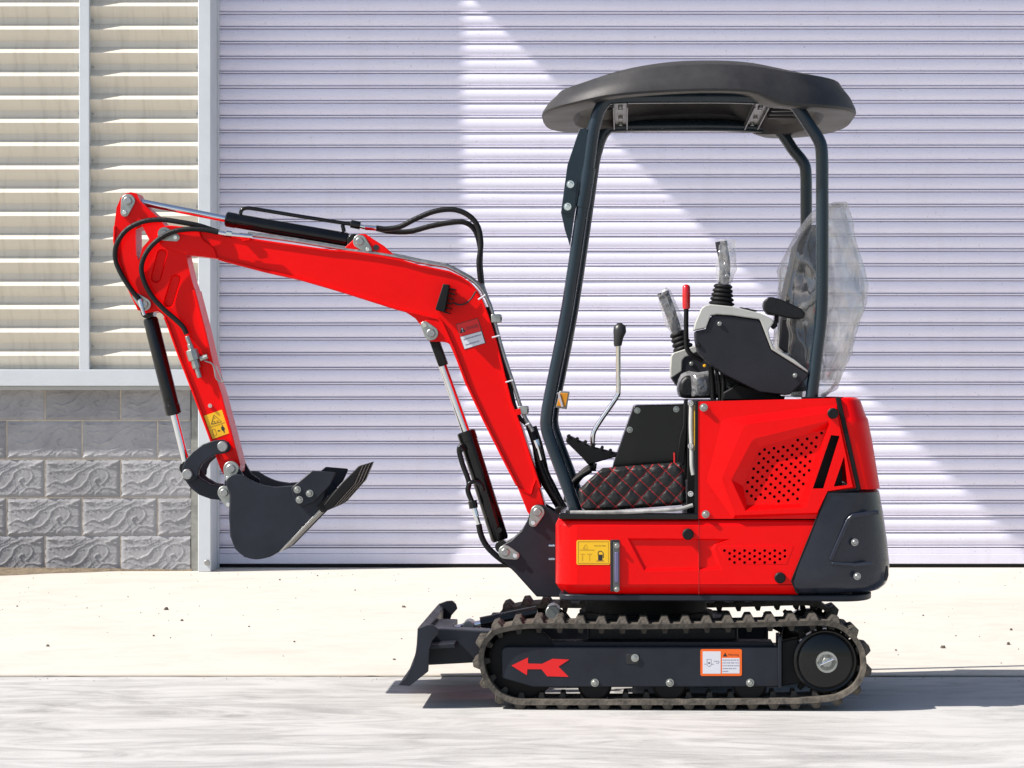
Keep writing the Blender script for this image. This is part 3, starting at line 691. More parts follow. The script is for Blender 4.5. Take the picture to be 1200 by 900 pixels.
# chamfered lower/upper edges and the rounded front corner
mb = MB()
rows = []
arc = [(0, X(676))]
def corner(inset):
    r = .062; xf = X(650.5) + inset; y = BY + inset; out = [(X(957), y), (X(676), y)]
    for i in range(1, 9):
        a = R(90 * i / 8); out.append((xf + r - r * math.sin(a) if False else lerp(X(676), xf, math.sin(a)), y + (.075) * (1 - math.cos(a))))
    out.append((xf, .0)); out.append((xf, .36)); return out
zr = [(609, .016), (611, .006), (616, 0), (685, 0), (691, .009), (696.5, .022)]
def skirt_rows(sel):
    rows = []
    for py, ins in sel:
        rr = corner(ins); z = Z(py); xe = X(interp([(609, 957), (616, 955), (678, 930), (685, 931.5), (696.5, 936)], py))
        rr[0] = (xe, rr[0][1]); rows.append([(x, y, z) for x, y in rr])
    return rows
mb.grid(skirt_rows(zr[:3])); mb.grid(skirt_rows(zr[3:]))
mid = [[q for q in r[1:]] for r in skirt_rows(zr[2:4])]; mb.grid(mid)
fp = mb.build('skirt_shell', RED, skirt, angle=28)
mb = MB(); mb.box(X(819) - .0007, X(819) + .0007, BY - .0006, BY + .01, Z(696), Z(609.5)); mb.build('panel_seam', mat('seam_dark_red', (.3, .01, .01), .5), skirt)
mb = MB(); mb.box(X(655), X(957), .39, .415, Z(696), Z(610)); mb.build('far_side_panel', RED, EX, .01)
# upper engine panel
up = [(818, 470.5), (979, 466.5), (1003.5, 572), (970, 575.5), (956.5, 608), (818, 608)]
D_ = B5([(243, 412), (308, 262), (330, 250), (582, 183), (580, 200), (472, 487), (262, 491)])
C_ = B5([(197, 388), (278, 236), (290, 222), (590, 148), (598, 160), (500, 500), (255, 515)])
B_ = B5([(158, 385), (246, 170), (262, 162), (624, 112), (690, 418), (588, 434), (546, 522), (212, 532)])
A_ = B5([(98, 395), (160, 150), (178, 140), (624, 84), (698, 420), (586, 437), (550, 528), (204, 545)])
h2 = []
for r_i, (yy, x0, nn_) in enumerate([(200, 516, 3), (216, 500, 3), (228, 456, 5), (245, 365, 9), (262, 320, 11), (282, 332, 11), (298, 320, 11), (315, 300, 11), (335, 290, 11), (352, 285, 10), (372, 275, 10), (388, 278, 10), (408, 258, 9), (428, 270, 9), (450, 265, 8), (468, 278, 8), (478, 296, 7)]):
    pass
# perforation on a slanted lattice inside D_
def inside(p, poly, m=0):
    c = False; n = len(poly)
    for i in range(n):
        (x1, y1), (x2, y2) = poly[i], poly[(i + 1) % n]
        if (y1 > p[1]) != (y2 > p[1]) and p[0] < (x2 - x1) * (p[1] - y1) / (y2 - y1) + x1: c = not c
    if not c: return False
    for i in range(n):
        (x1, y1), (x2, y2) = poly[i], poly[(i + 1) % n]; d = math.hypot(x2 - x1, y2 - y1)
        if abs((x2 - x1) * (y1 - p[1]) - (x1 - p[0]) * (y2 - y1)) / d < m: return False
    return True
for i in range(-12, 30):
    for j in range(-4, 24):
        u = 258 + i * 38 + (j % 2) * 19 + j * 1.6; v = 472 - j * 18.3 - i * 5.0
        p = B5([(u, v)])[0]
        if inside(p, D_, 2.6): h2.append(hole(*p, 1.85))
vents = [B5([(602, 207), (637, 211), (571, 424), (528, 424)]), B5([(655, 292), (669, 410), (613, 416)])]
hood = pressed('engine_side_panel', up, [(A_, B_, -.010, vents, [(C_, D_, .022, h2)])], [], BY - .001, RED, EX)
mb = MB(); mb.box(X(818), X(980), -.41, .41, Z(473.5), Z(470)); dk = mb.build('deck_plate', BLACK, EX, .002)
prism('edge_trim', [(814.5, 469), (818, 469), (818, 608), (814.5, 608)], BY - .003, BY + .03, BLACK, EX, .001)
prism('seal_gap_strip', [(979.5, 466), (985, 466.5), (1008.5, 572), (1003.8, 573)], BY - .006, BY + .03, BLACK, EX, .002)
prism('seal_gap_strip', ribbon(B5([(720, 425), (588, 441), (443, 800), (466, 850)]), 2.6), BY - .006, BY + .02, BLACK, EX, .001)
# rear hood
def rear_shell(name, rows_, m, y, n=14, parent=EX):
    mb = MB(); R_ = []
    for py, xs, xr, ins in rows_:
        z = Z(py); a = X(xs); b_ = X(xr, -.30); half = []
        for i in range(n + 1):
            th = R(90 * i / n); half.append((a + (b_ - a) * math.sin(th) ** .75, (y + ins) * lerp(.42, 1, math.cos(th) ** .55) if i < n else (y + ins) * .42))
        half = half + [(b_ + .01, 0)]
        R_.append([(x, yy, z) for x, yy in half + [(x, -yy) for x, yy in half[-2::-1]]])
    mb.grid(R_); k = len(R_[0])
    mb.add(R_[0], [tuple(range(k))]); mb.add(R_[-1], [tuple(range(k))])
    return mb.build(name, m, parent, angle=40)
rear_shell('rear_hood', [(465.5, 990, 1000, .02), (466.5, 986, 1006, .006), (470, 986, 1009.5, .0), (487.6, 990, 1015.5, 0), (491, 991, 1018, -.003), (497, 992, 1019, -.003), (516, 996.5, 1023, 0), (573, 1009, 1032, 0)], RED, BY)
cw = rear_shell('counterweight', [(574.5, 972, 1029, .008), (577, 970.5, 1032, 0), (604, 959, 1037, -.004), (635, 947, 1041.5, -.006), (655, 938.5, 1043.5, -.006), (664, 935, 1044.5, -.006), (681, 929.5, 1043, -.006), (687, 931.5, 1040, 0), (693, 934.5, 1033, .012), (696, 937, 1024, .03)], NAVYG, BY - .006)
rec_o = B5([(598, 722), (672, 540), (690, 528), (800, 516), (822, 600), (836, 712)])
prism('raised_rib', ribbon(B5([(600, 716), (672, 552), (690, 535), (796, 520)]), 5), BY - .016, BY + .01, NAVYG, cw, .003)
prism('raised_rib', ribbon(B5([(604, 728), (700, 735), (770, 728)]), 4), BY - .016, BY + .01, NAVYG, cw, .003)
for u, v in ((698, 642), (708, 780)): p = B5([(u, v)])[0]; bolt_at(*p, 4.2, BY - .012, cw, STEEL, .010)
# chipped paint marks
mbk = MB()
for i in range(22):
    u, v = 735 + random.uniform(-8, 10), random.choice([random.uniform(470, 520), random.uniform(555, 640)])
    p = L(*B5([(u, v)])[0], BY - .0165); s = random.uniform(.001, .003); mbk.add([(p.x - s, p.y, p.z - s * .6), (p.x + s, p.y, p.z - s * .3), (p.x + s * .5, p.y, p.z + s)], [(0, 1, 2)])
p = B5([(829, 770)])[0]; prism('tow_slot', B5([(818, 745), (832, 738), (836, 775), (826, 800), (818, 792)]), -.33, -.20, INK, cw, .001)
# screws and plugs on the near side
for u, v, r_ in ((85, 95, 4.6), (93, 528, 4.4)): p = B5([(u, v)])[0]; bolt_at(*p, r_, BY - .002, hood, ZINC, .012)
cap_at(*B5([(609, 119)])[0], 6.3, BY - .011, hood)
cap_at(*B6([(705, 184)])[0], 6.6, BY, skirt); cap_at(*B6([(1136, 388)])[0], 6.4, BY, skirt)
# fuel label and sight gauge
flab = decal('fuel_label', rrect(675.5, 633, 715, 661.8, 2.2), BY - .0012, YEL, skirt); tag(flab, 'yellow fuel tank label beside the sight gauge')
decal('label_border', ribbon([(677.6, 634.8), (713, 634.8), (713, 660.2), (677.6, 660.2), (677.6, 634.8)], .7), BY - .0015, BROWNINK, skirt)
FW = lambda u, v: (670 + u / 18.75, 625 + v / 18.75)
text('FUEL OIL TANK', *FW(500, 288), 1.6, 0, BY - .0016, INK, skirt, wpx=13.2)
decal('pump_icon', [FW(580, 470), FW(672, 470), FW(672, 598), FW(580, 598)], BY - .0016, INK, skirt)
decal('pump_icon', ribbon([FW(580, 480), FW(580, 410), FW(610, 390), FW(650, 392), FW(690, 430), FW(690, 540)], .9), BY - .0016, INK, skirt)
decal('pump_icon', [FW(535, 598), FW(712, 598), FW(712, 612), FW(535, 612)], BY - .0017, BROWNINK, skirt)
decal('hazard_outline', ribbon([FW(250, 340), FW(305, 245), FW(360, 340), FW(250, 340)], .5), BY - .0016, BROWNINK, skirt)
C_F = crop(670, 625, 18.75)
scribble(175, 500, 366, C_F, 9, BY - .0016, BROWNINK, skirt); scribble(195, 290, 458, C_F, 9, BY - .0016, BROWNINK, skirt); scribble(340, 440, 458, C_F, 9, BY - .0016, BROWNINK, skirt)
for v in range(490, 610, 26): scribble(220, 245, v, C_F, 9, BY - .0016, BROWNINK, skirt); scribble(383, 402, v, C_F, 9, BY - .0016, BROWNINK, skirt)
gz = prism('sight_gauge', B6([(341, 214), (345, 210), (384, 210), (384, 452), (345, 454), (341, 450)]), BY - .0015, BY + .02, INK, skirt, .001)
prism('gauge_frame', B6([(355, 222), (384, 222), (384, 448), (355, 448)]), BY - .006, BY, mat('dark_gauge_frame', (.12, .12, .12), .4, .6), gz, .001)
prism('gauge_tube', B6([(361, 268), (381, 268), (381, 412), (361, 412)]), BY - .010, BY, GAUGE, gz, .003)
for v in (238, 442): p = B6([(371, v)])[0]; bolt_at(*p, 3.1, BY - .007, gz, ZINC, .008)
for v in (237, 300): ptube('grease_nipple', B6([(52, v), (62, v), (80, v)]), 1.4, -.30, CHROME, platform, straight=True)

# ---------------- floor, seat base, pedals, levers
fl = MB(); fl.box(X(655), X(818), -.425, .40, Z(608.6), Z(601)); floor_p = fl.build('floor_plate', BLACKG, EX, .004)
mb = MB(); mb.tube(catmull([L(668, 600.5, -.42), L(730, 600, -.425), L(790, 597, -.42), L(812, 592, -.42)], 8), .006, 8); mb.build('mat_edge', mat('worn_mat_edge', (.30, .29, .28), .6, var=.6, vscale=20), floor_p)
sb = prism('seat_base', B4([(424, 402), (438, 397), (640, 393), (640, 700), (330, 700), (340, 640)]), -.26, .26, BLACKG, EX, .004)
for u, v in ((439, 419), (597, 414), (408, 497)): p = B4([(u, v)])[0]; bolt_at(*p, 3.6, -.262, sb, ZINC, .01)
prism('base_strip', B4([(628, 372), (645, 372), (640, 520), (630, 640), (596, 640), (612, 520), (625, 480)]), -.285, -.262, BLACK, sb, .003)
prism('hood_front_post', B4([(680, 385), (694, 385), (694, 855), (680, 855)]), -.40, -.37, BLACK, EX, .002)
prism('hood_front_wall', B4([(645, 392), (690, 392), (690, 855), (640, 855)]), -.34, .34, BLACK, EX, .003)
ptube('sight_hose', B4([(660, 388), (658, 480), (661, 570), (662, 640), (668, 680)]), 3.0, -.352, mat('clear_hose', (.42, .42, .40), .2, coat=.5), EX)
prism('yellow_strip', B4([(671, 395), (679, 395), (679, 580), (671, 580)]), -.36, -.345, YEL, EX, .001)
for v in (563, 390, 757): p = B4([(655, v)])[0]; bolt_at(*p, 3.2, -.362, EX, CHROME, .012, 'hose_clamp')
ptube('small_lever', B4([(590, 590), (591, 632)]), 1.3, -.28, LEVERRED, sb, straight=True)
# quilted side pad
pad = MB(); NU, NV = 116, 60; uvs = []; rows = []
for j in range(NV + 1):
    v = j / NV; xl = interp([(0, 689), (.12, 681), (.5, 677.5), (.72, 688), (1, 706)], v); xr = interp([(0, 799), (.1, 803.5), (.7, 803), (.95, 799), (1, 796)], v); row = []
    for i in range(NU + 1):
        u = i / NU; x = lerp(xl, xr, u); yb = lerp(601, 591.5, (x - 680) / 124); yt = lerp(549.5, 541.5, (x - 690) / 108)
        y = lerp(yb, yt, v); a_ = (x * .95 + y * .85) / 19.5; b_ = (x * .95 - y * 1.0) / 19.5 + .3
        e = min(min(u, 1 - u) * 120, min(v, 1 - v) * 50); ed = min(1, e / 5)
        h_ = .008 * (abs(math.sin(math.pi * a_)) * abs(math.sin(math.pi * b_))) ** .45 * ed + .012 * math.sqrt(min(1, e / 4))
        h_ += .002 * noise.noise((x * .2, y * .2, 0))
        p = L(x, y, -.392); row.append((p.x, -.388 - h_, p.z)); uvs.append((a_, b_))
    rows.append(row)
pad.grid(rows)
QM = bpy.data.materials.new('quilted_vinyl'); QM.use_nodes = True; n, l, b = noise_nodes(QM)
uvn = n.new('ShaderNodeUVMap'); uvn.uv_map = 'quilt'; sx = n.new('ShaderNodeSeparateXYZ'); l.new(uvn.outputs[0], sx.inputs[0])
def mth(op, a=None, b_=None):
    q = n.new('ShaderNodeMath'); q.operation = op
    for i, v in enumerate((a, b_)):
        if v is None: continue
        if isinstance(v, (int, float)): q.inputs[i].default_value = v
        else: l.new(v, q.inputs[i])
    return q.outputs[0]
def near_line(c): return mth('ABSOLUTE', mth('SUBTRACT', mth('FRACT', mth('ADD', c, .5)), .5))
def dash(c): return mth('GREATER_THAN', mth('FRACT', mth('MULTIPLY', c, 6.0)), .3)
la = mth('MULTIPLY', mth('LESS_THAN', near_line(sx.outputs[0]), .045), dash(sx.outputs[1]))
lb = mth('MULTIPLY', mth('LESS_THAN', near_line(sx.outputs[1]), .045), dash(sx.outputs[0]))
lm_ = mth('MAXIMUM', la, lb); mx = n.new('ShaderNodeMix'); mx.data_type = 'RGBA'; l.new(lm_, mx.inputs[0]); mx.inputs[6].default_value = (.010, .0095, .010, 1); mx.inputs[7].default_value = (*STITCHRED, 1)
l.new(mx.outputs[2], b.inputs['Base Color']); b.inputs['Roughness'].default_value = .5; b.inputs['Specular IOR Level'].default_value = .35
tc = n.new('ShaderNodeTexCoord'); g = n.new('ShaderNodeTexNoise'); g.inputs['Scale'].default_value = 90; l.new(tc.outputs['Object'], g.inputs['Vector'])
bp = n.new('ShaderNodeBump'); bp.inputs['Strength'].default_value = .3; bp.inputs['Distance'].default_value = .004; l.new(g.outputs[0], bp.inputs['Height']); l.new(bp.outputs[0], b.inputs['Normal'])
po = pad.build('quilted_pad', QM, EX, angle=80); uvl = po.data.uv_layers.new(name='quilt')
for lp in po.data.loops: uvl.data[lp.index].uv = uvs[lp.vertex_index]
tag(po, 'black quilted vinyl pad with red diamond stitching')
prism('pad_backing', [(690, 600.5), (681, 592), (678, 573), (706, 550), (795, 543), (803, 560), (804, 590)], -.389, -.375, BLACK, po, .003)
# foot pedal and travel lever
ped = prism('foot_pedal', B4([(148, 545), (152, 528), (168, 523), (250, 565), (290, 575), (350, 590), (383, 590), (383, 600), (350, 608), (240, 640), (215, 610)]), -.22, -.13, BLACK, EX, .004)
ptube('pedal_pivot', B4([(262, 632), (258, 665)]), 4, -.17, ZINC, ped, straight=True)
mb = MB()
for i in range(6):
    t = i / 5; p = B4([(lerp(160, 330, t), lerp(524, 583, t))])[0]; c = L(*p, -.22); mb.tube([(c.x, -.222, c.z), (c.x, -.128, c.z)], .006, 8)
mb.build('pedal_tread', BLACK, ped)
lv = ptube('travel_lever', B4([(362, 150), (362, 280), (362, 335), (355, 365), (300, 445), (268, 495), (259, 525), (258, 575)]), 2.9, -.12, CHROME, EX, 14)
mb = MB(); pts = [L(*B4([(u, v)])[0], -.12) for u, v in ((361, 158), (360, 150), (363, 120), (368, 98), (368, 78), (366, 64))]
mb.tube(pts, [4.4 * PX, 5 * PX, 6 * PX, 7.8 * PX, 7.2 * PX, 2.5 * PX], 14); mb.build('lever_knob', mat('knob_black', (.02, .02, .021), .4), lv, angle=60)
mbp = ptube('pedal_arm', B4([(150, 790), (160, 740), (190, 700), (250, 660)]), 3.4, -.25, BLACK, EX)

# ---------------- seat, consoles, armrest, joysticks
seat = MB(); seat_o = None
back = prism('seat_back', [(936, 284), (948, 264), (960, 262), (966, 300), (964, 380), (960, 458), (914, 460), (917, 420), (921, 350)], -.185, .185, SEAT, EX, .03, 4)
bz_ = prism('seat_cushion', [(797, 447), (803, 440), (830, 438), (905, 442), (918, 452), (915, 466), (800, 467), (795, 458)], -.20, .20, SEAT, EX, .012, 3)
prism('seat_slide', [(845, 464), (920, 464), (918, 474), (845, 474)], -.15, .15, BLACK, EX, .002)
cov = B3([(298, 512), (352, 500), (374, 442), (400, 437), (470, 442), (598, 460), (604, 470), (655, 602), (826, 708), (830, 718), (820, 735), (745, 808), (720, 812), (600, 798), (430, 712), (345, 645), (312, 612), (300, 560)])
con = prism('control_console', cov, -.37, -.24, CONSOLE, EX, .008, 3); tag(con, 'near grey-trimmed dark control console')
prism('console_trim', B3([(293, 508), (300, 470), (328, 405), (345, 392), (370, 386), (480, 397), (605, 428), (655, 452), (668, 470), (642, 508), (650, 545), (668, 590), (762, 645), (828, 697), (828, 707), (657, 599), (606, 467), (598, 456), (470, 438), (400, 433), (372, 438), (350, 496)]), -.375, -.235, TRIM, con, .004)
prism('switch_panel', B3([(510, 399), (590, 414), (590, 419), (510, 404)]), -.35, -.27, INK, con, .001)
for u, v, r_ in ((412, 477, 2.6), (766, 719, 2.6)): p = B3([(u, v)])[0]; bolt_at(*p, r_, -.372, con, ZINC, .006)
bolt_at(*B3([(314, 578)])[0], 3.6, -.366, con, BLACKG, .01)
far_c = prism('control_console', B3([(185, 730), (184, 690), (188, 630), (195, 615), (310, 575), (360, 575), (400, 600), (400, 720), (300, 760), (235, 765), (215, 775)]), .20, .33, CONSOLE, EX, .006); tag(far_c, 'far control console behind the seat lever')
prism('console_trim', B3([(184, 725), (182, 690), (186, 630), (196, 614), (300, 580), (320, 590), (318, 606), (250, 635), (238, 650), (236, 700), (190, 732)]), .195, .335, TRIM, far_c, .004)
bolt_at(*B3([(280, 664)])[0], 2.6, .198, far_c, ZINC, .006)
arm = prism('armrest', B3([(620, 392), (622, 372), (640, 353), (660, 352), (700, 362), (795, 405), (815, 428), (812, 444), (800, 455), (760, 452), (640, 432), (622, 410)]), -.33, -.24, SEAT, EX, .012, 4)
prism('armrest_knob', B3([(655, 470), (668, 462), (686, 470), (684, 490), (668, 504), (655, 496)]), -.32, -.29, BLACK, arm, .003)
prism('armrest_stem', B3([(672, 440), (690, 442), (690, 475), (670, 470)]), -.30, -.27, BLACK, arm, .002)
prism('recliner_plate', B3([(700, 450), (830, 455), (835, 690), (760, 640), (690, 590)]), -.198, -.186, CONSOLE, back, .006); bolt_at(*B3([(815, 475)])[0], 3.2, -.2, back, STEEL, .008)
def boot(bot, top, r0, r1, y, nr, parent=EX):
    mb = MB(); p, q = L(*bot, y), L(*top, y); P = []; Rr = []
    for i in range(nr * 4 + 1):
        t = i / (nr * 4); P.append(p.lerp(q, t)); ph = (i % 4); Rr.append(lerp(r0, r1, t) * PX * (.80 if ph == 0 else 1.0 if ph == 2 else .95))
    mb.tube(P, Rr, 20); return mb.build('joystick', BLACK, parent, angle=60)
j1 = boot(*B3([(422, 392), (430, 292)]), 15.5, 10.5, -.30, 5); tag(j1, 'near joystick with ribbed rubber boot')
mb = MB(); pts = [L(*B3([(u, v)])[0], -.30) for u, v in ((430, 300), (436, 260), (438, 210), (432, 160), (424, 120), (420, 92))]
mb.tube(catmull(pts, 4), [lerp(6, 7, i / 20) * PX for i in range(21)], 14); mb.build('grip', CONSOLE, j1)
j2 = boot(*B3([(245, 600), (212, 515)]), 13.5, 9.5, .27, 4); tag(j2, 'far joystick with ribbed rubber boot')
mb = MB(); pts = [L(*B3([(u, v)])[0], .27) for u, v in ((213, 515), (198, 470), (178, 410), (158, 360), (147, 330))]
mb.tube(catmull(pts, 4), [lerp(6.5, 7.5, i / 16) * PX for i in range(17)], 14); mb.build('grip', CONSOLE, j2)
rl = ptube('safety_lever', B3([(257, 400), (256, 480), (258, 570), (266, 605), (290, 628), (335, 652)]), 2.9, -.22, BLACK, EX, 12)
mb = MB(); pts = [L(*B3([(u, v)])[0], -.22) for u, v in ((257, 408), (257, 396), (257, 340), (257, 303), (257, 296), (257, 293))]
mb.tube(pts, [4 * PX, 4.5 * PX, 4.8 * PX, 4.5 * PX, 3 * PX, 1 * PX], 14); mb.build('lever_handle', LEVERRED, rl, angle=60)
for pts, r_ in (([(372, 680), (378, 750), (384, 835)], 3.6), ([(398, 690), (412, 770), (414, 840)], 2.2), ([(425, 700), (432, 760), (428, 840)], 2.8)):
    ptube('control_cable', B3(pts), r_, -.24, BLACK, EX)
prism('console_bracket', B3([(430, 800), (500, 760), (600, 790), (690, 812), (690, 835), (430, 835)]), -.30, -.25, BLACK, EX, .004)
bolt_at(*B3([(342, 674)])[0], 1.8, -.30, con, YEL, .006, 'indicator')

# ---------------- canopy posts and roof
PY = .355
def post_path(y, far):
    f_ = lambda pts: [(*p, y) for p in pts]
    return f_
near_path = [(676, 601), (660, 557), (645, 517), (640.5, 500), (641, 486), (645, 462), (665.5, 358), (686.7, 214), (694, 160), (697, 146), (701, 132), (709, 119), (722, 115), (780, 114), (860, 114), (915, 117), (930, 122), (938, 131), (949, 148), (959, 163), (963, 178), (963.5, 220), (963.5, 300), (962.5, 366), (957.5, 410), (951, 466)]
npts = [L(u, v, -PY) for u, v in near_path]
npts = [npts[0]] + catmull(npts, 3)[1:]
mb = MB(); mb.tube(npts, 7.3 * PX, 16); nf = mb.build('canopy_frame', POST, EX, angle=60); tag(nf, 'near bent tube of the canopy frame')
mb = MB(); mb.tube([(p.x, PY, p.z - .018 * max(0, min(1, (p.z - 1.75) / .1))) for p in npts], 7.3 * PX, 16); ff = mb.build('canopy_frame', POST, EX, angle=60); tag(ff, 'far bent tube of the canopy frame')
mb = MB(); c0 = L(676, 601, -PY); mb.box(c0.x - .035, c0.x + .03, -PY - .03, -PY + .03, Z(602), Z(599.5)); c0 = L(951, 468, -PY); mb.box(c0.x - .03, c0.x + .03, -PY - .03, -PY + .03, c0.z - .006, c0.z + .008); mb.build('foot_plate', BLACK, nf, .002)
prism('hinge_plate', B2([(265, -40), (300, -45), (318, 0), (290, 200), (262, 300), (240, 410), (216, 580), (188, 490), (168, 400), (202, 150)]), -PY - .012, -PY - .002, POST, nf, .0015)
prism('hinge_plate', B2([(202, 230), (256, 228), (236, 410), (170, 398)]), -PY - .018, -PY - .0125, POST, nf, .001)
for u, v in ((218, 252), (203, 370)): p = B2([(u, v)])[0]; bolt_at(*p, 4.4, -PY - .0185, nf, CHROME, .009)
mb = MB(); p, q = L(682.2, 243, -PY), L(689.5, 197, -PY); mb.tube([p, q], 8.3 * PX, 16); mb.build('tube_sleeve', POST, nf)
rf = prism('reflector', A7([(880, 490), (938, 495), (920, 598), (855, 588)]), PY - .03, PY - .01, ZINC, ff, .002)
prism('reflector_lens', A7([(884, 502), (930, 504), (914, 586), (862, 578)]), PY - .033, PY - .03, AMBER, rf, .001)
prism('reflector_stripe', A7([(866, 500), (878, 500), (902, 582), (890, 586)]), PY - .036, PY - .0335, WHITE, rf, .0005)
for pn, xf_ in ((727, 0), (893, 0)):
    c = L(pn, 120, -PY); z = c.z + .004
    mb = MB(); mb.box(c.x - .024, c.x + .024, -PY, PY, z - .004, z); mb.box(c.x - .024, c.x - .02, -PY, PY, z - .022, z - .004); mb.box(c.x + .02, c.x + .024, -PY, PY, z - .022, z - .004)
    cb = mb.build('cross_channel', mat('galvanised', (.10, .10, .10), .4, .8, var=.2, vscale=30), EX, .001)
    mb = MB()
    for yy in (-.28, -.22, .05, .26): mb.tube([(c.x, yy, z - .004), (c.x, yy, z - .014)], .007, 6)
    mb.build('bolt', ZINC, cb)
# roof
CX = L(817.5, 100, 0).x; HA, HB = .513, .465
spine = [(-1, 1.925), (-.95, 1.955), (-.81, 1.992), (-.53, 2.048), (-.26, 2.077), (0, 2.086), (.29, 2.079), (.56, 2.049), (.835, 2.01), (.945, 1.975), (1, 1.93)]
rimb = [(-1, 1.893), (-.8, 1.904), (-.55, 1.922), (-.2, 1.932), (.05, 1.935), (.3, 1.930), (.42, 1.908), (.52, 1.892), (.75, 1.888), (1, 1.890)]
def sp_cat(tab):
    P = catmull([(a, b_, 0) for a, b_ in tab], 10); return [(p.x, p.y) for p in P]
spine_s, rim_s = sp_cat(spine), sp_cat(rimb)
def ztop(xn, yn): return interp(spine_s, xn) - .013 * (1 - xn ** 4) - .060 * min(1.1, abs(yn)) ** 2.4 * (1 - .55 * abs(xn) ** 3)
NT = 128; cano = []
def ring(s, zf):
    r = []
    for k in range(NT):
        th = 2 * math.pi * k / NT; e = 2 / 3.1
        xn = math.copysign(abs(math.cos(th)) ** e, math.cos(th)); yn = math.copysign(abs(math.sin(th)) ** e, math.sin(th))
        r.append((CX + HA * xn * s, HB * yn * s, zf(xn, yn, s)))
    return r
tz = lambda xn, yn, s: ztop(xn * s, yn * s)
sh = lambda f: (lambda xn, yn, s: lerp(interp(rim_s, xn) , ztop(xn * .9, yn * .9), f))
for s in (.001, .15, .3, .45, .6, .7, .8, .86): cano.append(ring(s, tz))
cano += [ring(.90, lambda xn, yn, s: ztop(xn * .89, yn * .9) - .001), ring(.915, lambda xn, yn, s: lerp(interp(rim_s, xn), ztop(xn * .9, yn * .9), .88)), ring(.965, sh(.55)), ring(.995, sh(.22)), ring(1.0, sh(.10)), ring(.992, sh(.02)), ring(.975, sh(0)), ring(.93, sh(.0)), ring(.80, lambda xn, yn, s: interp(rim_s, xn) + .004), ring(.785, lambda xn, yn, s: interp(rim_s, xn) + .012), ring(.76, lambda xn, yn, s: interp(rim_s, xn) + .032)]
for s in (.6, .4, .2, .001): cano.append(ring(s, lambda xn, yn, s: lerp(interp(rim_s, xn * s) + .035, ztop(xn * s, yn * s) - .02, .4)))
mb = MB(); cano = [[(x, y, z - .018 * max(0, y / HB)) for x, y, z in r] for r in cano]
mb.grid(cano, closed=True); roof = mb.build('canopy_roof', CANOPY, EX, angle=26); tag(roof, 'moulded black plastic canopy roof')
mb = MB()
for xc_, n_r in ((-.60, 5), (.60, 5)):
    for i in range(n_r):
        yy = -.22 + .11 * i; x0_, x1_ = CX + (xc_ - .13) * HA, CX + (xc_ + .13) * HA
        z = interp(rim_s, xc_) + .035; MB().box(x0_, x1_, yy - .012, yy + .012, z - .004, z + .02).build('underside_rib', CANOPY, roof, .004)

# ---------------- swing bracket, boom, stick, bucket, cylinders
sw_poly = A8([(548, 445), (560, 420), (585, 410), (615, 415), (650, 435), (700, 465), (760, 480), (760, 900), (580, 897), (470, 775), (400, 706), (380, 680), (380, 645), (405, 622), (445, 600), (500, 548), (530, 495)])
sw = prism('swing_bracket', sw_poly, -.09, -.066, NAVY, EX, .003, mirror=True)
mb = MB(); a = L(640, 605, 0); b_ = L(700, 695, 0); mb.box(a.x, b_.x, -.0655, .0655, b_.z, a.z); mb.build('pivot_block', NAVY, sw, .01)
pin_plate(*[q for q in (A8([(585, 450)])[0], 8.2, A8([(562, 507)])[0], 5)], -.0905, sw)
pin_plate(*[q for q in (A8([(415, 662)])[0], 8.2, A8([(467, 680)])[0], 5)], -.0905, sw)
boom_poly = A4([(250, 222), (275, 206), (300, 203), (350, 208), (430, 225), (600, 255), (1000, 312)]) + A5([(95, 288), (250, 308), (400, 335), (500, 366), (600, 385), (660, 398), (720, 425), (765, 455), (800, 495), (830, 545), (860, 620), (905, 760)]) + [(589, 428), (600, 472), (611, 500), (623, 538), (638, 590), (640, 600), (634, 609), (624, 608), (618, 600), (606, 570), (590, 538), (566, 490), (546, 448), (527, 404)] + A5([(655, 775), (620, 766), (560, 765), (535, 745), (520, 715), (508, 680), (480, 645), (430, 612), (380, 596), (100, 502), (0, 472)]) + A4([(860, 434), (700, 398), (505, 350), (440, 340), (370, 333), (330, 316), (280, 300), (250, 285), (235, 255)])
boom = prism('boom', boom_poly, -.058, .058, RED, EX, .004, 2); tag(boom, 'red bent boom')
# top and bottom flange strips
prism('boom_flange', ribbon(A4([(510, 350), (700, 400), (860, 436)]) + A5([(0, 473), (100, 503), (380, 592), (600, 645), (620, 665), (680, 800)]) + [(546, 448), (566, 490), (590, 538), (606, 569)], 3.0), -.067, .067, RED, boom, .0015)
prism('boom_flange', ribbon(A4([(430, 227), (600, 257), (1000, 314)]) + A5([(95, 290), (250, 310), (400, 337), (500, 367), (600, 387), (660, 400), (720, 427), (765, 457), (800, 497), (828, 545), (858, 620), (903, 760)]) + [(588, 428), (599, 472), (610, 500), (622, 538), (633, 572)], 2.6), -.065, .065, RED, boom, .0015)
prism('nose_plate', A4([(250, 222), (275, 206), (300, 203), (350, 208), (425, 224), (440, 262), (490, 300), (506, 350), (440, 340), (370, 333), (310, 312), (262, 296), (240, 270), (238, 245)]), -.068, -.0585, RED, boom, .003)
prism('cylinder_bracket', A5([(85, 300), (110, 268), (150, 232), (165, 208), (190, 198), (220, 200), (245, 218), (300, 252), (345, 292), (405, 332), (405, 345), (250, 325)]), -.048, -.034, RED, boom, .002, mirror=True)
pin_plate(A5([(187, 238)])[0], 8, A5([(230, 280)])[0], 4.6, -.0485, boom)
mb = MB(); ycyl(mb, *A5([(273, 270)])[0], 3.6, -.0492, -.046); mb.build('lifting_eye', INK, boom)
prism('boom_lug', A5([(508, 672), (540, 650), (610, 652), (662, 775), (620, 766), (560, 766), (535, 745), (518, 712)]), -.064, -.0585, RED, boom, .002)
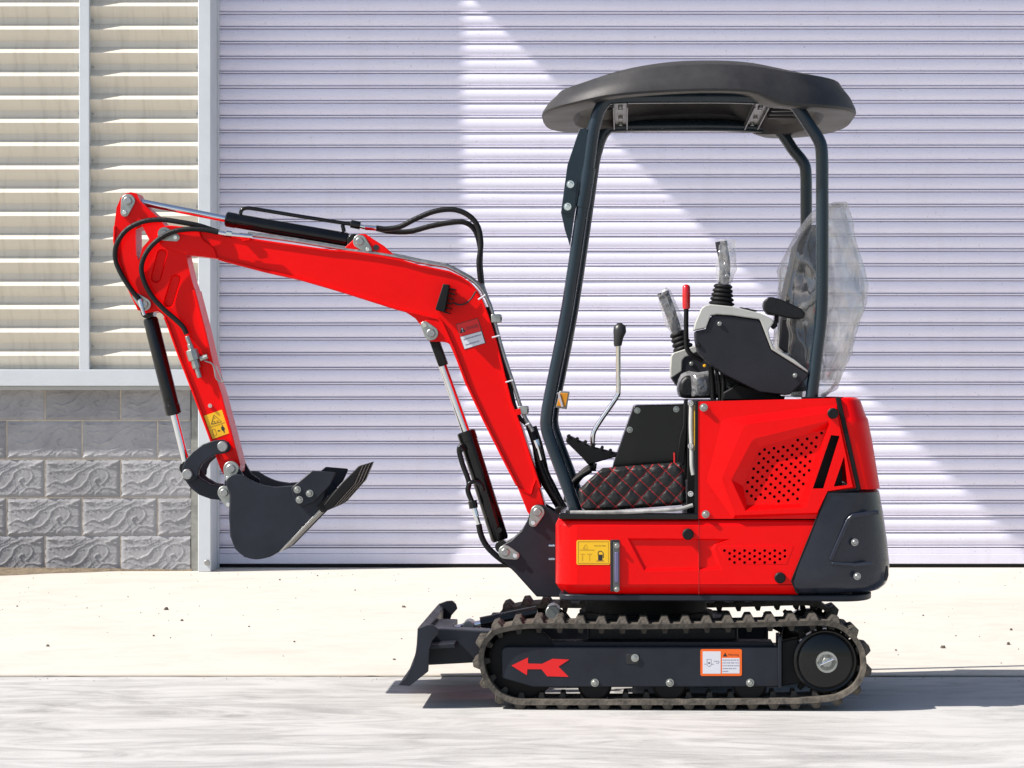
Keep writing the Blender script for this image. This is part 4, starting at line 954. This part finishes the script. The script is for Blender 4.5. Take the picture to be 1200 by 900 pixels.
pin_plate(A5([(563, 722)])[0], 8.4, A5([(530, 680)])[0], 4.8, -.0645, boom)
pin_plate(A4([(272, 240)])[0], 8, A4([(322, 256)])[0], 4.6, -.0685, boom)
wl_ = prism('work_light', A5([(626, 462), (660, 466), (635, 612), (588, 600), (586, 592)]), -.115, -.060, BLACK, boom, .003)
for i in range(6):
    t = i / 5; u, v = lerp(660, 628, t), lerp(482, 606, t); prism('cooling_fin', A5([(u, v), (u + 34, v + 8), (u + 32, v + 14), (u - 2, v + 6)]), -.11, -.065, BLACK, wl_, .0005)
ptube('lamp_cable', A5([(680, 560), (710, 572), (745, 565), (775, 540), (800, 500)]), 1.0, -.068, INK, boom, 8)
ptube('weld_bead', A8([(482, 316), (520, 342), (549, 354), (560, 320), (575, 280)]), 1.5, -.0585, RED, boom, 8)
# danger label
DC = lambda pts: [(530 + u / 20, 365 + v / 20) for u, v in pts]
dl = decal('danger_label', DC([(80, 300), (600, 150), (790, 740), (285, 895)]), -.0592, INK, boom); tag(dl, 'red and white danger label near the boom bend')
decal('label_field', DC([(95, 308), (592, 166), (680, 455), (185, 590)]), -.0596, LABRED, boom)
decal('label_field', DC([(190, 600), (682, 465), (765, 735), (290, 880)]), -.0596, WHITE, boom)
decal('hazard_triangle', DC([(178, 510), (222, 362), (322, 468)]), -.0600, INK, boom)
decal('exclamation_mark', DC([(215, 395), (236, 388), (248, 440), (236, 444)]), -.0603, WHITE, boom); decal('exclamation_mark', DC([(238, 460), (254, 456), (258, 476), (243, 480)]), -.0603, WHITE, boom)
text('DANGER', *DC([(338, 440)])[0], 4.1, 15.5, -.0600, INK, boom, wpx=14.5)
def slant_print(p0, p1, h, y, parent):
    mb = MB(); t = 0; d = math.hypot(p1[0] - p0[0], p1[1] - p0[1]); ux, uy = (p1[0] - p0[0]) / d, (p1[1] - p0[1]) / d
    while t < d:
        w = min(random.uniform(.5, 1.4), d - t); a = (p0[0] + ux * t, p0[1] + uy * t); b_ = (a[0] + ux * w, a[1] + uy * w)
        mb.ext([L(*q, y) for q in (a, b_, (b_[0] - uy * h * -1, b_[1] - ux * h), (a[0] + uy * h, a[1] - ux * h))], y + .0004); t += w + random.uniform(.2, .5)
    tag(mb.build('small_print', GREYINK, parent), kind='stuff')
slant_print(DC([(270, 675)])[0], DC([(680, 555)])[0], 1.5, -.0600, boom); slant_print(DC([(315, 800)])[0], DC([(635, 705)])[0], 1.4, -.0600, boom)
# steel pipes running along the boom's back
for yy, off in ((-.052, 0), (-.02, -1.5)):
    path = A4([(640, 250), (800, 270), (1060, 313)]) + A5([(100, 288), (250, 306), (400, 330), (500, 352), (600, 370), (650, 380), (720, 415), (780, 450), (815, 495), (840, 535)]) + [(570, 356), (574, 367), (586, 412), (600, 455), (608, 480), (614, 494), (622, 507)]
    path = [(u + (2.5 if v > 330 else 0), v - 1.5 + off * 1.2) for u, v in path]
    ptube('steel_pipe', path, 2.1, yy, STEEL, boom, 10, 4)
ptube('pipe_loom', A7([(452, 0), (470, 60), (500, 160), (545, 310), (585, 440), (610, 560), (640, 640), (690, 690)]), 2.6, -.045, BLACK, boom, 10, 4)
for u, v in ((510, 66), (668, 604)):
    mb = MB(); c = L(*A7([(u, v)])[0], -.055); mb.box(c.x - .018, c.x + .014, -.064, .03, c.z - .014, c.z + .014); mb.build('pipe_clamp', ZINC, boom, .003)
    ptube('bolt', A7([(u + 10, v), (u + 30, v + 2)]), 2.0, -.05, INK, boom, 8, straight=True)
prism('clamp_tab', A7([(620, 600), (648, 592), (655, 628), (626, 634)]), -.067, -.06, RED, boom, .001)
prism('pipe_bracket', A4([(612, 252), (648, 246), (650, 268), (614, 274)]), -.075, -.06, RED, boom, .001)
for u, v, w, q in ((483, 178, 528, 166), (562, 440, 606, 428), (680, 690, 702, 680)): ptube('cable_tie', A7([(u, v), (w, q)]), .9, -.075, WHITE, boom, 6, straight=True)
ptube('cable_tie', A5([(812, 545), (850, 520)]), 1.0, -.08, WHITE, boom, 6, straight=True)

# stick
st_l = A4([(150, 62), (125, 57), (98, 63), (80, 82), (62, 125), (53, 200), (50, 270), (62, 340), (90, 430), (130, 515), (160, 575), (180, 590), (215, 584), (245, 580), (266, 596), (290, 650), (330, 760)]) + [(221, 447), (226, 460), (258, 549), (262, 556), (272, 558), (281, 553), (281.5, 546), (257, 460), (229.5, 343)] + A4([(392, 440), (368, 335), (355, 300), (320, 270), (300, 240), (250, 172), (200, 128), (165, 95)])
hole_p = A4([(146, 222), (176, 208), (206, 266), (176, 300), (160, 362), (148, 330)])
def plate_hole(name, outer, holes, y0, y1, m, parent):
    mb = MB(); loops = [outer] + holes
    f0 = [[L(u, v, y0) for u, v in lp] for lp in loops]; flat = [p for lp in f0 for p in lp]
    tri = tessellate_polygon([[Vector((p.x, p.z, 0)) for p in lp] for lp in f0]); k = len(flat)
    mb.add(flat + [(p.x, y1, p.z) for p in flat], [tuple(t) for t in tri] + [tuple(i + k for i in t) for t in tri])
    for f in f0:
        n = len(f); mb.add(list(f) + [(p.x, y1, p.z) for p in f], [(i, (i + 1) % n, n + (i + 1) % n, n + i) for i in range(n)])
    bm_o = mb.build(name, m, parent, angle=30); return bm_o
def slot(u, v, u2, v2, r): return teardrop((120 + u / 3.75, 210 + v / 3.75), r, (120 + u2 / 3.75, 210 + v2 / 3.75), r + .01, 8)
stick = pressed('stick', st_l, [(slot(262, 332, 236, 430, 6.6), slot(262, 332, 236, 430, 4.8), .012), (slot(322, 442, 292, 540, 6.6), slot(322, 442, 292, 540, 4.8), .012)], [], -.054, RED, EX, .02) if False else None
mbst = MB()
outer3 = st_l
stick = plate_hole('stick', st_l, [hole_p, slot(262, 330, 236, 432, 6.4), slot(322, 442, 292, 542, 6.4)], -.054, .054, RED, EX); tag(stick, 'red dipper stick carrying the bucket')
for a_, b_ in (((262, 330), (236, 432)), ((322, 442), (292, 542))):
    mb = MB(); o_l = slot(*a_, *b_, 6.4); i_l = slot(*a_, *b_, 4.6); n = len(o_l)
    mb.add([L(u, v, -.0538) for u, v in o_l] + [L(u, v, -.042) for u, v in i_l], [(i, (i + 1) % n, n + (i + 1) % n, n + i) for i in range(n)] + [tuple(range(n, 2 * n))]); mb.build('pressed_slot', RED, stick, angle=30)
prism('stick_flange', ribbon([(227, 340), (240, 390), (253, 447), (258, 462), (280, 545)], 3.4), -.064, .064, RED, stick, .0015)
prism('stick_flange', ribbon(A4([(272, 605), (292, 655), (330, 762)]) + [(222, 449), (227, 462), (256, 540)], 2.6), -.062, .062, RED, stick, .0015)
prism('stick_flange', ribbon(A4([(54, 205), (51, 270), (63, 340), (91, 430), (131, 515), (160, 575)]), 2.6), -.060, .060, RED, stick, .0015)
pin_plate(A4([(112, 95)])[0], 8.2, A4([(98, 146)])[0], 5, -.0545, stick)
pin_plate(A4([(186, 550)])[0], 7.2, A4([(148, 515)])[0], 4.4, -.0645, stick)
bolt_at(226 + 303 / 15, 470 + 82 / 15, 2.4, -.056, stick, CHROME, .008)
SL = lambda pts: [(226 + u / 15, 470 + v / 15) for u, v in pts]
kl = decal('keep_clear_label', SL([(195, 260), (510, 150), (640, 565), (345, 670)]), -.0550, YEL, stick); tag(kl, 'yellow pictogram label above the bucket link')
decal('hazard_outline', ribbon(SL([(325, 408), (368, 245), (505, 362), (325, 408)]), .8), -.0556, INK, stick)
decal('pictogram', SL([(360, 360), (375, 350), (395, 368), (380, 378)]), -.0556, INK, stick); decal('pictogram', SL([(372, 290), (384, 285), (390, 310), (378, 312)]), -.0556, BROWNINK, stick); decal('pictogram', SL([(410, 350), (450, 335), (452, 348), (412, 362)]), -.0556, BROWNINK, stick)
decal('label_rule', ribbon(SL([(275, 468), (560, 375)]), .5), -.0556, BROWNINK, stick)
decal('box_outline', ribbon(SL([(335, 505), (385, 488), (418, 590), (368, 610), (335, 505)]), .6), -.0556, BROWNINK, stick)
decal('pictogram', SL([(430, 528), (445, 510), (470, 512), (484, 516), (468, 530), (445, 535)]), -.0556, INK, stick)
decal('person_icon', SL(circ(513, 428, 11, 0, 330, 8)), -.0556, INK, stick); decal('person_icon', SL([(495, 455), (530, 440), (555, 470), (562, 500), (548, 505), (560, 550), (545, 556), (530, 515), (512, 520), (500, 490)]), -.0556, INK, stick)
# valve
mb = MB()
P = A4([(372, 690), (385, 725), (392, 750), (405, 795), (415, 830), (428, 872)]); Rr = [2.4, 2.4, 4.4, 6, 3.4, 2.6]
for (p, q, r_) in zip(P, P[1:], (3.0, 4.0, 7.6, 5.2, 3.2)): rod(mb, p, q, r_, -.075, 8)
vb = MB(); vb.v, vb.f = mb.v, mb.f; vo = vb.build('shutoff_valve', ZINC, stick, .001)
mb = MB(); rod(mb, *A4([(430, 790), (462, 778)]), 3.4, -.075, 8); mb.build('valve_port', ZINC, vo)
ptube('valve_handle', A4([(450, 798), (485, 815), (498, 870), (512, 886), (528, 888), (520, 865), (500, 820)]), .9, -.078, ZINC, vo, 8)
prism('valve_mount', A4([(378, 780), (395, 772), (412, 830), (394, 840)]), -.068, -.055, RED, stick, .001)

# hydraulic cylinders
def cylinder(label, p_rod, p_gland, p_end, rr, rb, y, ends=(7, 8), eye=True):
    mb = MB(); a, b_, c = L(*p_rod, y), L(*p_gland, y), L(*p_end, y); d = (c - b_).normalized()
    mb.tube([b_ - d * .004, b_, b_ + d * .03, b_ + d * .031, c - d * .008, c], [rb * .9 * PX, rb * 1.05 * PX, rb * 1.05 * PX, rb * PX, rb * PX, rb * .85 * PX], 24)
    o = mb.build('hydraulic_cylinder', BLACKG, EX, angle=40); tag(o, label)
    mb = MB(); mb.tube([a, b_], rr * PX, 20); mb.build('piston_rod', CHROME, o)
    mb = MB(); ra = ends[0] * PX; mb.tube([(a.x, y - .032, a.z), (a.x, y + .032, a.z)], ra, 20); mb.tube([(c.x + d.x * .02, y - .032, c.z + d.z * .02), (c.x + d.x * .02, y + .032, c.z + d.z * .02)], ends[1] * PX, 20); mb.build('cylinder_eye', BLACKG, o, .002)
    return o
c1 = cylinder('slim black stick cylinder lying above the boom', A4([(125, 92)])[0], A4([(548, 176)])[0], A4([(1082, 268)])[0], 4.2, 8.8, 0)
ptube('oil_pipe', A4([(606, 158), (612, 136), (635, 127), (680, 132), (850, 160), (1055, 192), (1100, 198)]), 2.4, -.0, BLACKG, c1)
mb = MB(); rod(mb, *A4([(1055, 200), (1062, 232)]), 2.6, 0, 10); rod(mb, *A4([(1092, 196), (1134, 204)]), 5.0, 0, 12); mb.build('pipe_union', BLACKG, c1, .001)
mb = MB(); rod(mb, *A5([(188, 158), (215, 164)]), 2.6, -.0, 10); rod(mb, *A5([(215, 164), (275, 168)]), 3.2, 0, 8); mb.build('hose_fitting', CHROME, c1)
c2 = cylinder('thick black boom cylinder in front of the boom', A5([(563, 722)])[0], A8([(208, 30)])[0], A8([(388, 600)])[0], 5.2, 10.8, 0)
prism('rod_end', ribbon(A7([(122, 140), (150, 215), (196, 342)]), 10.5), -.03, .03, BLACK, c2, .004)
ptube('oil_pipe', A8([(195, 130), (178, 108), (172, 130), (190, 200), (222, 290), (218, 340), (238, 395)]), 3.2, -.035, BLACKG, c2)
ptube('oil_pipe', A8([(215, 330), (225, 300), (255, 290), (290, 310), (298, 340)]), 2.6, -.04, BLACKG, c2)
mb = MB(); rod(mb, *A8([(240, 390), (248, 430)]), 5.5, -.035, 8); mb.build('pipe_union', BLACKG, c2, .001)
mb = MB(); rod(mb, *A8([(250, 430), (262, 475)]), 3.4, -.035, 8); rod(mb, *A8([(262, 475), (275, 515)]), 2.8, -.035, 10); mb.build('hose_fitting', CHROME, c2)
ptube('hydraulic_hose', A8([(275, 515), (285, 565), (310, 620), (350, 665), (400, 705), (450, 735)]), 3.6, -.035, RUBBER, c2)
mb = MB(); ycyl(mb, *A8([(383, 545)])[0], 3.2, -.034, -.025, 10); mb.build('port_plug', BLACKG, c2)
c3 = cylinder('black bucket cylinder hanging beside the stick', (219.5, 548), (203.8, 485), A4([(210, 610)])[0], 4.6, 9.2, 0, (8, 8))
mb = MB(); ycyl(mb, *A3_ if False else (197, 468), 2, -.03, -.024, 8); mb.build('port_plug', BLACKG, c3)
# hoses over the joint
h1 = ptube('hydraulic_hose', [(*p, y) for p, y in zip(A4([(560, 250), (480, 222), (420, 203), (340, 188), (260, 178), (180, 186), (110, 220), (70, 270), (56, 320), (62, 370), (90, 430), (130, 490), (163, 530)]), (-.05, -.075, -.085, -.09, -.09, -.09, -.09, -.09, -.085, -.08, -.08, -.08, -.08))], 3.1, -.09, RUBBER, EX)
h2_ = ptube('hydraulic_hose', A4([(512, 234), (440, 221), (370, 220), (300, 234), (240, 270), (195, 320), (172, 380), (180, 440), (215, 510), (270, 572), (320, 615), (355, 650), (370, 680)]), 3.1, -.094, RUBBER, EX)
mb = MB(); rod(mb, *A4([(163, 528), (172, 560)]), 3.2, -.08, 8); rod(mb, *A4([(172, 560), (184, 598)]), 2.2, -.08, 10); mb.build('hose_fitting', CHROME, h1)
mb = MB(); rod(mb, *A4([(508, 233), (545, 240)]), 3.0, -.094, 8); rod(mb, *A4([(545, 240), (570, 243)]), 4.0, -.094, 6); rod(mb, *A4([(570, 243), (660, 252)]), 2.6, -.092, 8); mb.build('hose_fitting', CHROME, h2_)
# arched hoses behind the stick cylinder
for pts, y in ((A5([(272, 167), (330, 172), (400, 160), (480, 120), (580, 80), (680, 70), (760, 100), (810, 160), (826, 250), (816, 350), (826, 460)]), .01), (A5([(275, 170), (350, 186), (450, 186), (560, 158), (660, 140), (740, 138), (795, 180), (822, 270), (822, 360), (832, 470)]), .04)):
    hz = ptube('hydraulic_hose', pts, 3.3, y, RUBBER, EX)
    mb = MB(); p, q = pts[-1], (pts[-1][0] + 5, pts[-1][1] + 14); rod(mb, p, q, 3.0, y, 8); mb.build('hose_fitting', CHROME, hz)
# hose bundle from the boom foot into the body
for k, (pts, r_) in enumerate(((A8([(535, -10), (560, 60), (585, 150), (610, 230), (650, 320), (690, 390), (730, 450)]), 3.6), (A8([(560, 0), (590, 90), (612, 180), (630, 250), (670, 330), (705, 400), (740, 455)]), 4.6), (A8([(575, 110), (590, 200), (618, 290), (660, 360), (700, 430)]), 4.0))):
    hz = ptube('hydraulic_hose', pts, r_, -.04 + .03 * k, RUBBER, EX)
mb = MB(); rod(mb, *A8([(575, 70), (590, 110)]), 3.6, -.06, 8); rod(mb, *A8([(590, 110), (608, 175)]), 2.6, -.06, 8); mb.build('hose_fitting', CHROME, hz)
prism('hose_entry', A8([(675, 432), (690, 420), (740, 425), (760, 470), (680, 462)]), -.06, .06, BLACK, EX, .004)
ptube('front_arch', A8([(740, 400), (760, 330), (800, 270), (850, 225), (885, 210)]), 4.5, -.20, BLACK, EX)

# bucket and linkage
up_link = A6([(150, 432), (152, 395), (168, 355), (205, 312), (260, 272), (320, 252), (365, 248), (395, 262), (407, 288), (396, 312), (370, 322), (330, 326), (290, 346), (255, 378), (238, 412), (236, 440), (215, 462), (180, 470), (158, 458)])
lo_link = A6([(160, 455), (150, 430), (180, 405), (225, 430), (250, 455), (300, 484), (350, 492), (385, 505), (398, 535), (385, 560), (360, 568), (300, 562), (240, 540), (195, 505)])
lk = prism('bucket_link', up_link, -.088, -.070, NAVY, EX, .003, mirror=True); tag(lk, 'upper curved dark bucket link')
lk2 = prism('bucket_link', lo_link, -.0695, -.050, NAVY, EX, .003, mirror=True); tag(lk2, 'lower curved dark bucket link')
for u, v, r_ in ((180, 430, 6.2), (366, 284, 6.4)):
    mb = MB(); c = L(*A6([(u, v)])[0], -.088); mb.tube([(c.x, y, c.z) for y in (.1, -.098, -.101)], [r_ * PX, r_ * PX, r_ * .85 * PX], 24); mb.build('pin', STEEL, lk)
side0 = A6([(383, 480), (388, 455), (405, 438), (432, 431), (470, 436), (510, 460), (570, 485), (640, 497), (735, 490), (830, 450), (905, 530), (878, 620), (665, 838), (610, 868), (540, 880), (480, 866), (432, 825), (406, 755), (400, 650), (404, 540), (390, 510)])
BKY = .185
_sm = [(p.x, p.y) for p in catmull([(u, v, 0) for u, v in side0[12:] + side0[:8]], 5)]
side = _sm + side0[8:12]
bk = prism('bucket', side, -BKY, -BKY + .012, NAVY, EX, .003); tag(bk, 'dark digging bucket with side cutters and teeth')
mb = MB(); mb.ext([(p.x, BKY, p.z) for p in [L(u, v, -BKY) for u, v in side]], BKY - .012); mb.build('side_plate', NAVY, bk, .003)
shell = A6([(398, 470), (402, 510), (410, 545), (406, 650), (412, 755), (437, 820), (483, 860), (540, 872), (603, 861), (655, 830), (866, 612), (920, 552)])
mb = MB(); mb.ext([L(u, v, -BKY + .0118) for u, v in ribbon(shell, 4)], BKY - .0118); mb.build('bucket_shell', NAVY, bk, .001)
mb = MB(); mb.ext([L(u, v, -BKY - .004) for u, v in A6([(660, 842), (666, 842), (880, 624), (876, 616)])], -BKY + .03); mb.build('lit_edge_strip', STEEL, bk, .0005)  # bright steel strip paints in the lit edge of the bucket floor
mb = MB(); mb.ext([L(u, v, -BKY - .008) for u, v in A6([(858, 600), (885, 632), (905, 625), (1010, 510), (985, 490)])], BKY + .008); mb.build('cutting_edge', BLACK, bk, .002)
tooth = A6([(893, 600), (888, 634), (925, 618), (955, 600), (1060, 482), (1104, 380), (1082, 388), (1000, 470), (940, 540)])
for i in range(4):
    yy = -BKY - .012 + i * (2 * BKY + .024 - .05) / 3
    mb = MB(); mb.ext([(p.x, yy, p.z) for p in [L(u, v, -BKY) for u, v in tooth]], yy + .05); mb.build('tooth', BLACK, bk, .003)
sc = A6([(738, 492), (835, 411), (955, 421), (958, 432), (930, 490), (850, 575), (778, 602), (760, 590), (738, 562), (724, 508)])
prism('side_cutter', sc, -BKY - .013, -BKY - .0005, NAVY, bk, .003)
mb = MB(); mb.ext([(p.x, BKY + .013, p.z) for p in [L(u, v, -BKY - .013) for u, v in sc]], BKY + .0005); mb.build('side_cutter', NAVY, bk, .003)
for u, v in ((758, 512), (823, 532), (769, 565)): p = A6([(u, v)])[0]; bolt_at(*p, 4.4, -BKY - .0135, bk, ZINC, .012)
ear = A6([(366, 402), (380, 374), (408, 364), (438, 376), (452, 402), (475, 440), (520, 470), (500, 560), (405, 618), (340, 545), (344, 512), (372, 484), (378, 445)])
prism('bucket_ear', ear, -.098, -.082, NAVY, bk, .002, mirror=True)
pin_plate(A6([(408, 402)])[0], 9, A6([(395, 450)])[0], 4.6, -.0985, bk)
pin_plate(A6([(373, 528)])[0], 8, A6([(396, 590)])[0], 4.6, -.0985, bk)

# ---------------- plastic films (loose covers put over seat and grips)
def wrap_obj(name, rows_, m, label, cat, wr, seed, ny=40):
    """rows (py, xl, xr, y0, y1): lumpy film around what it covers"""
    base = L(rows_[-1][1], rows_[-1][0], 0); o = None; mb = MB(); R_ = []
    for j, (py, xl, xr, y0, y1) in enumerate(rows_):
        a, b_ = L(xl, py, 0), L(xr, py, 0); cx, hx = (a.x + b_.x) / 2, (b_.x - a.x) / 2; cy, hy = (y0 + y1) / 2, (y1 - y0) / 2; rr = []
        for k in range(ny):
            th = 2 * math.pi * k / ny; e = .62; ca, sa = math.cos(th), math.sin(th)
            x = cx + hx * math.copysign(abs(ca) ** e, ca); y = cy + hy * math.copysign(abs(sa) ** e, sa)
            nz = wr * (abs(noise.noise((x * 9 + seed, y * 9, a.z * 7))) * 2 - .6 + .6 * noise.noise((x * 25, y * 25 + seed, a.z * 18)))
            rr.append((x - ca * nz * .5, y - sa * nz, a.z + .4 * nz))
        R_.append(rr)
    mb.grid(R_, closed=True); mb.add(R_[0], [tuple(range(ny))])
    o = mb.build(name, m, None, angle=60)
    o.location = EX.location; o.rotation_euler = EX.rotation_euler
    tag(o, label, cat); return o
def densify(rows_, k):
    P = []
    for a, b_ in zip(rows_, rows_[1:]):
        for i in range(k): P.append(tuple(lerp(x, y, i / k) for x, y in zip(a, b_)))
    return P + [rows_[-1]]
bag_rows = [(237, 978, 989, -.10, .10), (241, 968, 989, -.15, .15), (247, 953, 990, -.19, .19), (266, 938, 996, -.22, .22), (295, 923, 1003, -.23, .23), (314, 915, 1007, -.235, .235), (332, 914, 1011, -.24, .24), (347, 913, 1011, -.24, .24), (366, 911, 1010, -.24, .24), (388, 909, 1003, -.235, .235), (408, 907, 995, -.23, .23), (428, 906, 987, -.225, .225), (445, 906, 980, -.22, .22), (457, 908, 972, -.22, .22), (465, 912, 962, -.21, .21)]
bag = wrap_obj('seat_bag', densify(bag_rows, 4), FILM_BAG, 'milky clear plastic bag pulled over the excavator seat back', 'plastic bag', .03, 3.3, 96)
fold_rows = [(py, max(xl + 8, 964), xr - 3 - 2 * (i % 3), y0 + .025, y1 - .03) for i, (py, xl, xr, y0, y1) in enumerate(bag_rows[1:-2])]
fold = wrap_obj('film_fold', densify(fold_rows, 4), FILM_BAG, None, None, .03, 11.7, 80)
fold.parent = bag; fold.location = (0, 0, 0); fold.rotation_euler = (0, 0, 0)
def sleeve(name, pts, rads, y, label, seed):
    P = catmull([L(*p, y) for p in pts], 6); n = len(P); mb = MB(); seg = 22; R_ = []
    for i, p in enumerate(P):
        t = (P[min(i + 1, n - 1)] - P[max(i - 1, 0)]).normalized(); nn = Vector((-t.z, 0, t.x)); r_ = interp([(k / (len(rads) - 1), v) for k, v in enumerate(rads)], i / (n - 1)) * PX; row = []
        for k in range(seg):
            a = 2 * math.pi * k / seg; w = 1 + .30 * noise.noise((math.cos(a) * 1.6 + seed, math.sin(a) * 1.6, i * .22)) + .12 * noise.noise((math.cos(a) * 5 + seed, math.sin(a) * 5, i * .6))
            q = p + (nn * math.cos(a) + Vector((0, 1, 0)) * math.sin(a)) * r_ * w; row.append(tuple(q))
        R_.append(row)
    mb.grid(R_, closed=True); mb.add(R_[-1], [tuple(range(seg))]); o = mb.build(name, FILM_WRAP, None, angle=24)
    o.location = EX.location; o.rotation_euler = EX.rotation_euler; return tag(o, label, 'plastic sleeve')
sleeve('grip_sleeve', B3([(432, 305), (436, 260), (444, 200), (446, 140), (448, 84)]), (8, 9.5, 11, 11, 10.5, 9.5), -.30, 'crumpled clear plastic sleeve over the joystick behind the red lever, standing upright', 1.1)
sleeve('grip_sleeve', B3([(216, 520), (200, 470), (178, 405), (158, 350), (140, 325)]), (8, 10.5, 11, 10.5, 9, 7), .27, 'clear plastic sleeve over the tilted joystick in front of the red lever', 5.7)
cw_rows = [(436, 806, 836, -.15, .15), (438, 799, 850, -.2, .2), (444, 796, 862, -.212, .212), (452, 794, 866, -.215, .215), (460, 796, 866, -.215, .215), (463, 798, 862, -.212, .212)]
wrap_obj('cushion_film', densify(cw_rows, 3), FILM_WRAP, 'clear plastic film over the front of the black seat cushion', 'plastic film', .018, 8.2, 60)
